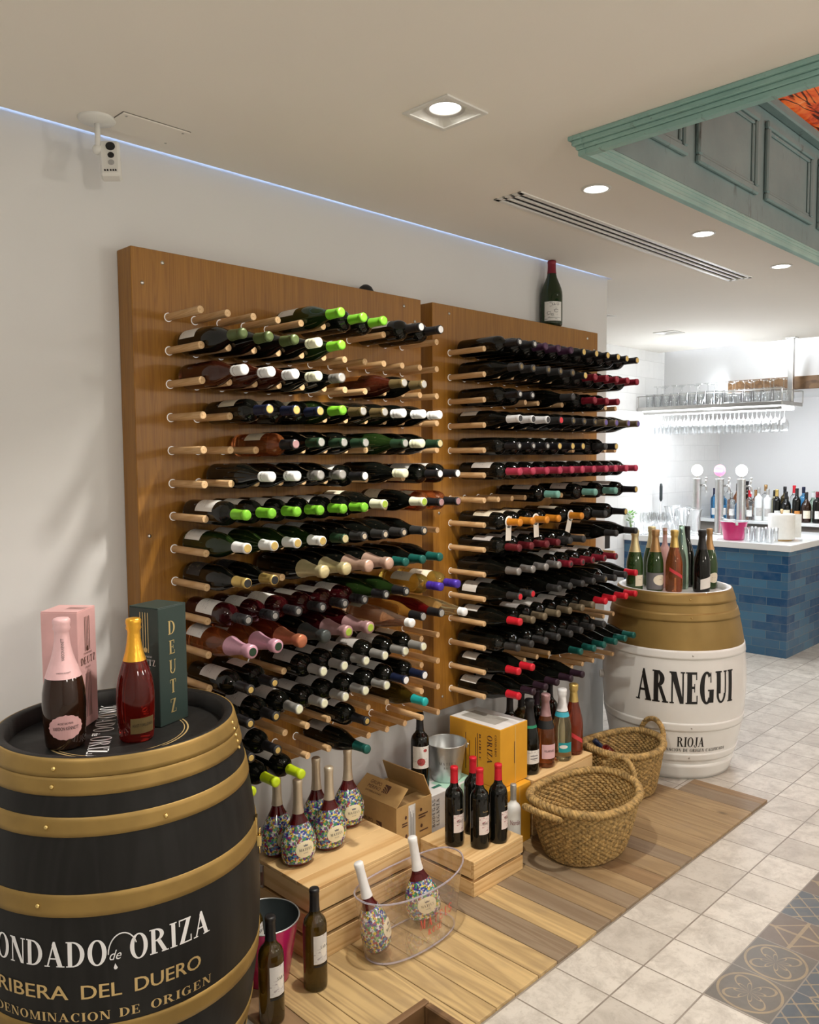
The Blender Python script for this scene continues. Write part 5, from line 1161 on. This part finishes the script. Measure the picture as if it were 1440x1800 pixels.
# ------------------------------------------------------------------ baskets
def oval(a, b, th, e=2.25): 
    c, s = math.cos(th), math.sin(th); return Vector((a*math.copysign(abs(c)**(2/e), c), b*math.copysign(abs(s)**(2/e), s), 0))
def basket(name, label, loc, rz, a0, b0, a1, b1, h, rows=30, hands=((0, 70), (PI, 40)), seg=170):
    t = thing(name, label, 'basket', loc, rz, 'woven baskets')
    wall = MB(); r0 = h/rows*.70
    for i in range(rows):
        q = i/(rows-1); k = q**.75
        a, b = a0+(a1-a0)*k, b0+(b1-b0)*k
        ph = (i % 2)*PI
        pts = [oval(a, b, 2*PI*j/seg)+Vector((0, 0, r0+(h-r0)*q+.010*q*math.cos(4*PI*j/seg)+.0016*math.sin(2*PI*j/seg*44+ph))) for j in range(seg)]
        pts = [p*(1+.0) + Vector((p.x, p.y, 0)).normalized()*(.0036*math.sin(2*PI*j/seg*44+ph)) for j, p in enumerate(pts)]
        wall.tube(pts, [r0*(1.0+.34*math.sin(2*PI*j/seg*44+ph+1.2)) for j in range(seg)], 6, 0, True)
    wall.build('woven_wall', m_straw, t)
    base = MB()
    for i in range(9):
        k = 1-i/9.2; base.tube([oval(a0*k, b0*k, 2*PI*j/90)+Vector((0, 0, .009)) for j in range(90)], .009, 6, 0, True)
    base.build('base', m_straw_base, t)
    rim = MB(); rim.rope([oval(a1+.003, b1+.003, 2*PI*j/240)+Vector((0, 0, h+.006+.010*math.cos(4*PI*j/240))) for j in range(240)], 0.0150, 3, 26, True, 7); rim.build('rim', m_straw, t)
    for th, tilt in hands:
        c = oval(a1+.004, b1+.004, th); d = Vector((math.cos(th), math.sin(th), 0)); s = Vector((-d.y, d.x, 0)); e = math.radians(tilt)
        up = Vector((0, 0, math.sin(e)))+d*math.cos(e); pts = []
        for j in range(41):
            q = j/40; an = PI*q; pts.append(c+Vector((0, 0, h-.015))+s*(-.068*math.cos(an))+up*(.098*math.sin(an)**.8))
        MB().rope(pts, .0115, 3, 7, False, 7).build('handle', m_straw, t)
    return t
basket('woven_basket', 'large empty seagrass basket with two loop handles on the wooden platform', (1.440, -.366, FZ+.003), D2R(-4), .165, .128, .232, .180, .220, 24, ((0, 84), (PI, 28)))
b2 = basket('woven_basket', 'smaller seagrass basket holding bottles, in front of the white barrel', (2.045, -.185, FZ+.003), D2R(-12), .148, .115, .188, .150, .215, 24, ((0, 82), (PI, -82)))
m_bluelab = plain('blue_white_label', (.62, .66, .72), .5, 0, .35, 160)
for (x_, y_, z_, az, tl, lb) in ((1.955, -.150, .085, 155, 55, 'deep red bottle with round white label lying in the smaller basket, leftmost'), (2.045, -.130, .090, 140, 45, 'deep red bottle with blue cap leaning in the middle of the smaller basket'), (2.095, -.245, .080, 190, 58, 'deep red bottle with blue white label lying at the front of the smaller basket')):
    d = Vector((math.cos(D2R(az)), math.sin(D2R(az)), 0)); ax = Vector((0, 0, 1)).cross(d)
    t = stand('gin', 'cherry', 'navy' if az != 155 else 'black', (x_-d.x*.06, y_-d.y*.06, z_), lb, 'small_bottle', 'capsule', None, .205, face_to(x_, y_, 0), None, scale=(.85, .85, .82), tilt=(D2R(tl), ax), group='bottles in the smaller basket')
    oval_label(t, 'gin', .10, .024, .03, m_bluelab)

# ------------------------------------------------------------------ clear acrylic ice bucket with two painted bottles
t = thing('acrylic_ice_bucket', 'clear oval acrylic ice bucket holding two painted bottles, in front of large crate', 'ice bucket', (.535, -.298, FZ), D2R(-1))
def tub(z):
    q = z/.2; return .180+.034*q, .086+.015*q
def tubp(th, z, off=0.0):
    a, b = tub(z); p = oval(a+off, b+off, th, 2.3); k = (math.cos(th)**2)
    return Vector((p.x, p.y, z*(1+.10*k*(1 if p.x > 0 else .55))))
w = MB(); n = 96; zs = [.004, .012, .03, .06, .1, .14, .17, .2]; vs = []; fs = []
for j in range(n):
    for z in zs: vs.append(tubp(2*PI*j/n, z, -.008 if z < .006 else 0))
for j in range(n):
    j2 = (j+1) % n
    for i in range(len(zs)-1): fs.append((j*len(zs)+i, j2*len(zs)+i, j2*len(zs)+i+1, j*len(zs)+i+1))
w.add(vs, fs, 0, True); w.build('wall', m_acryl, t)
b_ = MB(); b_.add([tubp(2*PI*j/n, .004, -.008) for j in range(n)], [list(range(n))]); b_.build('bottom', m_acryl, t)
MB().tube([tubp(2*PI*j/n, .2) for j in range(n)], .0030, 8, 0, True).build('rim', m_acryl_rim, t)
MB().tube([tubp(2*PI*j/n, .0045, -.004) for j in range(n)], .0030, 8, 0, True).build('foot', m_acryl_rim, t)
def tub_fn(th0, z0):
    def fn(u, v_):
        th = th0; # walk along the wall
        steps = 6
        for _ in range(steps):
            p0 = tubp(th, z0+v_); p1 = tubp(th+.01, z0+v_); th += (u/steps)/max((p1-p0).length/.01, 1e-4)
        return tubp(th, z0+v_, .0012)
    return fn
P_, w_ = serif_polys('MATEUS', .032, .8, .35, .150); letter_obj(P_, tub_fn(D2R(258), .085), plain('coral_print', (.75, .13, .10), .4), t, .012)
P_, w_ = serif_polys('ROSÉ', .020, .8, .35, .062); letter_obj(shift(P_, .035, 0), tub_fn(D2R(258), .055), plain('coral_print', (.75, .13, .10), .4), t, .012)
flask((.408, -.288, .034), 'painted rose bottle leaning at the left end of the clear ice bucket', face_to(.4, -.29, 75), (D2R(14), (-.80, -.60, 0)), _flc2, 'painted bottles in the ice bucket')
flask((.632, -.270, .030), 'painted rose bottle leaning at the right end of the clear ice bucket', face_to(.62, -.26, 22), (D2R(9), (-.78, -.62, 0)), _flc2, 'painted bottles in the ice bucket')

# ------------------------------------------------------------------ pink bucket and white wine bottles near the black barrel
t = bucket('ice_bucket', 'magenta metal ice bucket with dark inside beside the black barrel', (.098, -.122, FZ), .066, .098, .185, m_magenta, m_pailin, m_zinc, 'ice bucket', True, D2R(4), D2R(20))
for k in range(3):
    letter_obj([[(-.03+.02*k, .0), (-.022+.02*k, .0), (-.014+.02*k, .06), (-.020+.02*k, .06)]], cone_fn(.066, .098, .185, D2R(-25)), plain('pale_pink_script', (.75, .2, .35), .4), t, .01, 'script')
LAB['s'] = label_mat('grey_sketch_label', (.70, .69, .68), (.30, .26, .30), 1.3)
for (x_, y_, z_, lb, tl, lz) in ((.172, -.262, FZ, 'white wine bottle with grey sketch label standing in front of the large crate', None, (.085, .170)), (-.003, -.289, FZ, 'white wine bottle with grey sketch label standing next to the black barrel', None, (.085, .170)),
                          (.060, -.125, FZ+.012, 'white wine bottle standing inside the magenta ice bucket, half hidden by the barrel', (D2R(7), (.3, -.9, 0)), (.120, .190))):
    t = stand('bordeaux', 'olive', 'black', (x_, y_, z_), lb, 'white_wine_bottle', 'capsule', None, .232, face_to(x_, y_, 32), 's', lz, .68, (.98, .98, 1), 'olive white wine bottles by the black barrel', tl)
    P_, w_ = serif_polys('SABA', .0085, 1.0, .1, .026); bottle_text(t, 'bordeaux', P_, w_, lz[0]+.045, m_blackink, ang=.25)
    letter_obj(ellipse_poly(.012, .02), bottle_fn('bordeaux', lz[0]+.040, .25, 1, .0008), m_paper, t, .006, 'label'); 
    letter_obj(rect_poly(.048, .006), bottle_fn('bordeaux', lz[0]-.006), m_black, t, .006, 'label')
# dark open crate at the lower edge
t = thing('wooden_box', 'dark brown open wooden box on the floor at the bottom of the view', 'box', (-.30, -1.12, 0))
X1, Y1, Hh, th = .462, .405, .200, .020
MB().box(0, X1, Y1-th, Y1, 0, Hh, .003).build('side', m_brownbox, t); MB().box(0, X1, 0, th, 0, Hh, .003).build('side', m_brownbox, t)
MB().box(X1-th, X1, th+.0004, Y1-th-.0004, 0, Hh-.001, .003).build('side', m_brownbox, t); MB().box(0, th, th+.0004, Y1-th-.0004, 0, Hh-.001, .003).build('side', m_brownbox, t)
MB().box(th+.0004, X1-th-.0004, th+.0004, Y1-th-.0004, .004, .016).build('bottom', m_brownbox, t)

# things on top of the racks
t = stand('burgundy', 'green', 'wine', (2.030, .2165, 2.1797), 'tall green wine bottle with drawn white label, standing on top of the right rack', face=face_to(2.03, .22, 10), lab='w', lz=(.018, .105), half=.85, scale=(1.34, 1.34, 1.03))
for (a_, b_, r_) in ((-.016, .035, .007), (-.004, .028, .005), (.010, .045, .008)):
    letter_obj(_arc(a_, b_, r_, r_, 20, 330, .0014, .0014, 14), bottle_fn('burgundy', .018, 0, 1, .0012), m_blackink, t, .005, 'drawing')
letter_obj([[(-.02, .012), (.02, .014), (.02, .0155), (-.02, .0135)]], bottle_fn('burgundy', .018, 0, 1, .0012), m_blackink, t, .005, 'drawing')
P_, w_ = sans_polys('La Ú', .010, .024); bottle_text(t, 'burgundy', P_, w_, .088, m_blackink, ang=.2)
t = thing('black_lamp_cap', 'small black domed object lying on top of the left rack', 'lamp cap', (.842, .226, 2.1795))
MB().lathe([(0, 0), (.030, 0), (.031, .004), (.022, .020), (.010, .028), (0, .029)], 24).build('dome', m_black, t)

# ------------------------------------------------------------------ bar
CT = .872
f = MB(); f.box(5.117, 5.76, .208, 1.598, 0, .8215); f.box(5.76, 6.30, .208, .80, 0, .8215)
t = thing('bar_counter', 'bar counter clad in blue glazed tiles with a white top', 'bar counter', (0, 0, 0)); f.build('base', m_bluetile, t)
f = MB(); f.box(5.097, 5.78, .184, 1.598, .822, CT, .003); f.box(5.78, 6.32, .184, .82, .822, CT, .003); f.build('counter_top', m_counter, t)
# back bar
t = thing('back_bar', 'grey wooden back bar with white shelf carrying liquor bottles', 'back bar', (0, 0, 0))
MB().box(6.50, 6.995, -.55, 1.598, .0, .905).build('cabinet', wood('grey_oak', (.30, .27, .24), (.16, .14, .12), 1, 16, .5, .2, .08, False), t)
MB().box(6.46, 6.995, -.55, 1.598, .9055, .935, .002).build('shelf', m_counter, t)
# wooden beam under the bulkhead
tag(MB().box(5.752, 5.799, -.55, 0.98, 2.09, 2.195, .004).build('wooden_beam', m_brownbox), 'dark brown wooden beam under the bulkhead behind the hanging glass shelf', 'beam')
# beer taps
m_glow = emitter('lit_tap_disc', (1.0, 1.0, 1.0), 5); m_pinkglow = emitter('pink_tap_disc', (1.0, .25, .42), 1.2)
for i, (y_, lb, mm) in enumerate(((1.160, 'steel beer tap with glowing white globe, leftmost of three', m_glow), (.958, 'steel beer tap with pink globe in the middle', m_pinkglow), (.770, 'steel beer tap with glowing white globe, rightmost of three', m_glow))):
    t = thing('beer_tap', lb, 'beer tap', (5.575, y_, CT), 0, 'beer taps on the bar')
    MB().lathe([(0, 0), (.045, 0), (.046, .008), (.036, .012), (.035, .020), (.035, .470), (.038, .474), (.038, .482), (0, .484)], 28).build('column', m_steel, t)
    MB().cyl((0, 0, .483), (0, 0, .505), .006, None, 12).build('stem', m_steel, t)
    Mx = Matrix.Translation((-.0, 0, .552))
    MB().sphere((0, 0, .552), .050, 24, 0, .55, 1, 1).build('globe', mm, t)
    if mm is m_pinkglow: MB().box(-.029, -.0272, -.034, .034, .540, .556).build('band', m_glow, t)
    s_ = MB(); s_.tube([(0, -.036, .42), (0, -.075, .425), (0, -.085, .40), (0, -.085, .36)], .009, 10); s_.tube([(0, -.075, .425), (0, -.082, .475)], .007, 10); s_.sphere((0, -.084, .485), .012, 12); s_.build('spout', m_steel, t)
# pink bucket, towel roll, clear buckets, glasses
bucket('ice_bucket', 'bright pink metal ice bucket standing on the white bar top', (5.255, .690, CT+.0005), .075, .105, .150, m_magenta, m_zinc, m_zinc, 'ice bucket', True, D2R(25), D2R(35))
t = thing('paper_towel_roll', 'white paper towel roll on a wooden holder at the end of the bar', 'paper towel', (5.44, .385, CT+.0005))
m_tissue = plain('tissue_paper', (.82, .82, .78), .85, 0, .03, 40, bmp=.2, bscale=120)
MB().lathe([(0, 0), (.078, 0), (.080, .004), (.078, .012), (0, .012)], 36).build('base', m_pine, t)
MB().lathe([(.02, .014), (.098, .014), (.099, .020), (.099, .208), (.096, .213), (.02, .213)], 48).build('roll', m_tissue, t)
MB().lathe([(.009, .013), (.009, .235), (.013, .242), (.008, .250), (0, .252)], 16).build('rod', m_pine, t)
q = MB(); pts = [(.099+.0, -.00, 0), (.125, -.02, 0), (.145, -.055, 0), (.150, -.10, 0)]
q.add([(x_, y_, z_) for z_ in (.016, .206) for x_, y_, _ in pts], [(0, 1, 5, 4), (1, 2, 6, 5), (2, 3, 7, 6)], 0, True); q.build('loose_sheet', m_tissue, t)
for (x_, y_, lb, s_) in ((5.36, 1.135, 'large clear wine bucket on the bar left of the taps', 1.0), (5.62, 1.36, 'large clear bucket at the left end of the bar behind glasses', 1.0)):
    t = thing('clear_bucket', lb, 'bucket', (x_, y_, CT+.0005), 0, 'clear buckets on the bar')
    MB().lathe([(0, .003), (.07, .003), (.072, .006), (.112, .215), (.116, .218)], 36).build('wall', m_cglass, t)
    MB().tube([(.116*math.cos(2*PI*i/40), .116*math.sin(2*PI*i/40), .218+.012*abs(math.cos(2*PI*i/40))) for i in range(40)], .003, 6, 0, True).build('rim', m_cglass, t)
WG = [(0, .002), (.030, .0), (.032, .003), (.012, .008), (.005, .014), (.0038, .03), (.0038, .075), (.008, .088), (.026, .105), (.035, .128), (.035, .150), (.030, .180), (.028, .190)]
_wg = MB().lathe(WG, 20).data('wine_glass', [m_cglass])
TG = [(0, .004), (.030, .002), (.032, .006), (.036, .11), (.0365, .112), (.034, .112), (.030, .008), (0, .008)]
_tg = MB().lathe(TG, 20).data('tumbler', [m_cglass])
CF = [(0, .002), (.030, .0), (.0315, .003), (.006, .008), (.0038, .016), (.0038, .070), (.010, .085), (.020, .11), (.0235, .14), (.0225, .19), (.0205, .205)]
_cf = MB().lathe(CF, 18).data('flute_glass', [m_cglass])
def glassware(me, name, label, cat, group, loc, flip=False):
    o = link(name, me); o.location = loc
    if flip: o.rotation_euler = (PI, 0, 0)
    tag(o, label, cat, group)
rnd = random.Random(5)
for i in range(4):
    for j in range(3): glassware(_wg, 'wine_glass', 'clear stemmed wine glass standing on the left end of the bar top', 'glass', 'wine glasses on the bar', (5.15+.075*i, 1.275+.078*j+.02*(i % 2), CT+.0005))
for i in range(3):
    for j in range(2): glassware(_tg, 'tumbler', 'clear tumbler on the bar between the pink bucket and the paper towel', 'glass', 'tumblers on the bar', (5.17+.085*j, 0.375+.080*i, CT+.0005))
# steel pole holder and herb pot
t = thing('knife_steel', 'grey rod with dark handle standing upright in front of the tiled wall', 'rod', (5.62, 1.522, CT+.0005))
MB().lathe([(0, 0), (.03, 0), (.03, .01), (.007, .014), (.007, .27), (0, .27)], 16).build('rod', m_steel, t); MB().lathe([(.009, .27), (.014, .285), (.014, .40), (.010, .425), (0, .43)], 16).build('grip', m_pailin, t)
t = thing('herb_pot', 'green basil plant in a clear glass at the left end of the bar', 'plant', (5.16, 1.562, CT+.0005))
MB().lathe([(0, .003), (.028, .003), (.034, .10), (.033, .10)], 20).build('glass_pot', m_cglass, t); MB().lathe([(0, .004), (.027, .004), (.029, .035), (0, .036)], 18).build('soil', plain('dark_soil', (.03, .035, .06), .9), t)
m_leaf = plain('basil_leaf', (.16, .42, .05), .45, 0, .3, 60)
st = MB(); lf_ = MB()
for k in range(26):
    a = rnd.uniform(0, 2*PI); l_ = rnd.uniform(.10, .19); p1 = Vector((math.cos(a)*rnd.uniform(.005, .045), min(math.sin(a)*rnd.uniform(.005, .04), .008), l_))
    if k < 8: st.tube([(0, 0, .03), (p1.x*.4, p1.y*.4, l_*.6), p1], .0016, 5)
    d = Vector((math.cos(a), math.sin(a)*.7, rnd.uniform(-.1, .6))).normalized(); s_ = d.cross(Vector((0, 0, 1))).normalized(); w_ = rnd.uniform(.012, .019); L_ = w_*2.2
    up = Vector((0, 0, .004))
    lf_.add([p1, p1+d*L_*.4+s_*w_*.8, p1+d*L_, p1+d*L_*.4-s_*w_*.8, p1+d*L_*.45-up], [(0, 1, 4), (1, 2, 4), (2, 3, 4), (3, 0, 4)], 0, True)
st.build('stems', plain('basil_stem', (.25, .42, .10), .5), t); lf_.build('leaves', m_leaf, t)

# hanging glass shelf
SX0, SX1, SY0, SY1, SZ = 5.30, 5.74, .352, 1.590, 1.945
t = thing('hanging_glass_shelf', 'hanging steel bar shelf with lit underside and wire gallery, holding glasses', 'hanging shelf', (0, 0, 0))
f = MB(); f.box(SX0, SX1, SY0, SY1, SZ, SZ+.030, .002); f.build('shelf', m_steel, t)
MB().box(SX0+.05, SX1-.05, SY0+.05, SY1-.02, SZ-.006, SZ-.0002).build('light_panel', m_ledw, t)
g_ = MB()
for (p, q) in (((SX0, SY0), (SX1, SY0)), ((SX0, SY0), (SX0, SY1)), ((SX1, SY0), (SX1, SY1))): g_.tube([(p[0], p[1], SZ+.125), (q[0], q[1], SZ+.125)], .004, 6)
for (x_, y_) in ((SX0, SY0), (SX1, SY0), (SX0, SY1-.01), (SX1, SY1-.01)): g_.tube([(x_, y_, SZ+.03), (x_, y_, SZ+.125)], .004, 6)
g_.build('gallery_rail', m_steel, t)
p = MB(); p.box(5.566, 5.606, .372, .412, SZ+.031, CEIL-.002, .002); p.box(5.546, 5.626, .352, .432, CEIL-.008, CEIL-.0005, .001); p.build('post', m_steel, t)
r_ = MB()
for k in range(4): r_.box(SX0+.07+.09*k, SX0+.082+.09*k, SY0+.03, SY1-.02, SZ-.030, SZ-.0065)
r_.build('glass_rails', m_steel, t)
for i in range(15):
    for j in range(3):
        if j == 2 and i % 2: continue
        glassware(_wg if j else _tg, 'wine_glass' if j else 'tumbler', 'clear stemmed wine glass standing upside down on the hanging shelf' if j else 'clear tumbler standing in the front row of the hanging shelf', 'glass', 'wine glasses on the hanging shelf' if j else 'tumblers on the hanging shelf',
                  (SX0+.06+.13*j, SY0+.06+.078*i, SZ+.0305+(.190 if j else 0)), bool(j))
for i in range(16):
    for j in range(3):
        glassware(_cf if j == 1 else _wg, 'hanging_glass', 'clear stemmed glass hanging upside down under the bar shelf', 'glass', 'glasses hanging under the shelf', (SX0+.076+.09*j+.045, SY0+.09+.074*i, SZ-.0070), True)
# liquor bottles on the back bar: shape, glass, cap, paper, height factor
SHZ = .9355
liq = [('bordeaux', 'blue', 'navy', 'w', 1.0, 'tall dark blue bottle'), ('gin', 'blue', 'silver', 'w', 1.05, 'pale blue gin bottle'), ('gin', 'clear', 'silver', 'w', 1.0, 'clear spirit bottle'), ('squat', 'blue', 'silver', 'w', 1.0, 'squat blue bottle'),
       ('bordeaux', 'clear', 'red', 'w', .95, 'clear bottle with red cap'), ('gin', 'white', 'silver', 'g', 1.2, 'white ceramic style bottle'), ('gin', 'white', 'silver', 'g', 1.15, 'second white bottle'), ('bordeaux', 'dark', 'gold', 'w', 1.0, 'dark bottle with gold cap'),
       ('squat', 'dark', 'black', 'c', 1.1, 'dark liqueur bottle with cream label'), ('bordeaux', 'dark', 'black', 'o', 1.05, 'black bottle with orange label'), ('squat', 'brown', 'black', 'c', 1.1, 'brown bottle with yellow label'), ('gin', 'dark', 'wine', 'w', 1.1, 'black bottle with wine red cap'),
       ('gin', 'clear', 'white', 'w', 1.2, 'clear rum bottle with white cap'), ('squat', 'whisky', 'black', 'o', 1.2, 'brown whisky bottle'), ('bordeaux', 'brown', 'black', 'w', 1.1, 'tall brown bottle with black cap'), ('squat', 'whisky', 'tan', 'c', 1.0, 'amber rum bottle with tan cap'),
       ('gin', 'clear', 'tan', 'o', 1.15, 'clear bottle with copper cap and orange label'), ('squat', 'lemon', 'black', 'c', 1.0, 'pale lemon bottle with black cap'), ('gin', 'olive', 'black', 'w', 1.1, 'olive bottle with black cap'), ('bordeaux', 'clear', 'red', 'o', 1.0, 'clear bottle with bright label and red cap'),
       ('gin', 'blue', 'navy', 'w', 1.1, 'bright blue gin bottle'), ('squat', 'mint', 'white', 'w', 1.0, 'mint green bottle with white cap'), ('bordeaux', 'red', 'red', 'w', .95, 'red bottle with red cap'), ('gin', 'blue', 'turquoise', 'w', 1.0, 'turquoise capped blue bottle'), ('gin', 'clear', 'blue' if False else 'navy', 'w', 1.0, 'clear bottle with navy cap')]
y_ = 1.44; k = 0
for row in range(2):
    y_ = 1.44
    for i in range(15):
        sh_, gl_, fo_, lb_, hs_, words = liq[(i+row*11) % len(liq)]
        x_ = 6.52+.0 if row == 0 else 6.66; zz = 1.0 if row == 0 else 1.12
        if not (.25 < y_): break
        sc_ = .92 if sh_ == 'squat' else 1.0
        stand(sh_, gl_, fo_, (x_+.03, y_, SHZ), '%s, %s from left, %s row of back bar' % (words, ORDS[i], 'front' if row == 0 else 'rear'), 'liquor_bottle', 'capsule', None, None,
              face_to(x_, y_, rnd.uniform(-8, 20)), lb_, (.035, .10), .75, (sc_, sc_, hs_*zz), 'liquor bottles on the back bar', n=20)
        y_ -= .084 if sh_ != 'squat' else .094
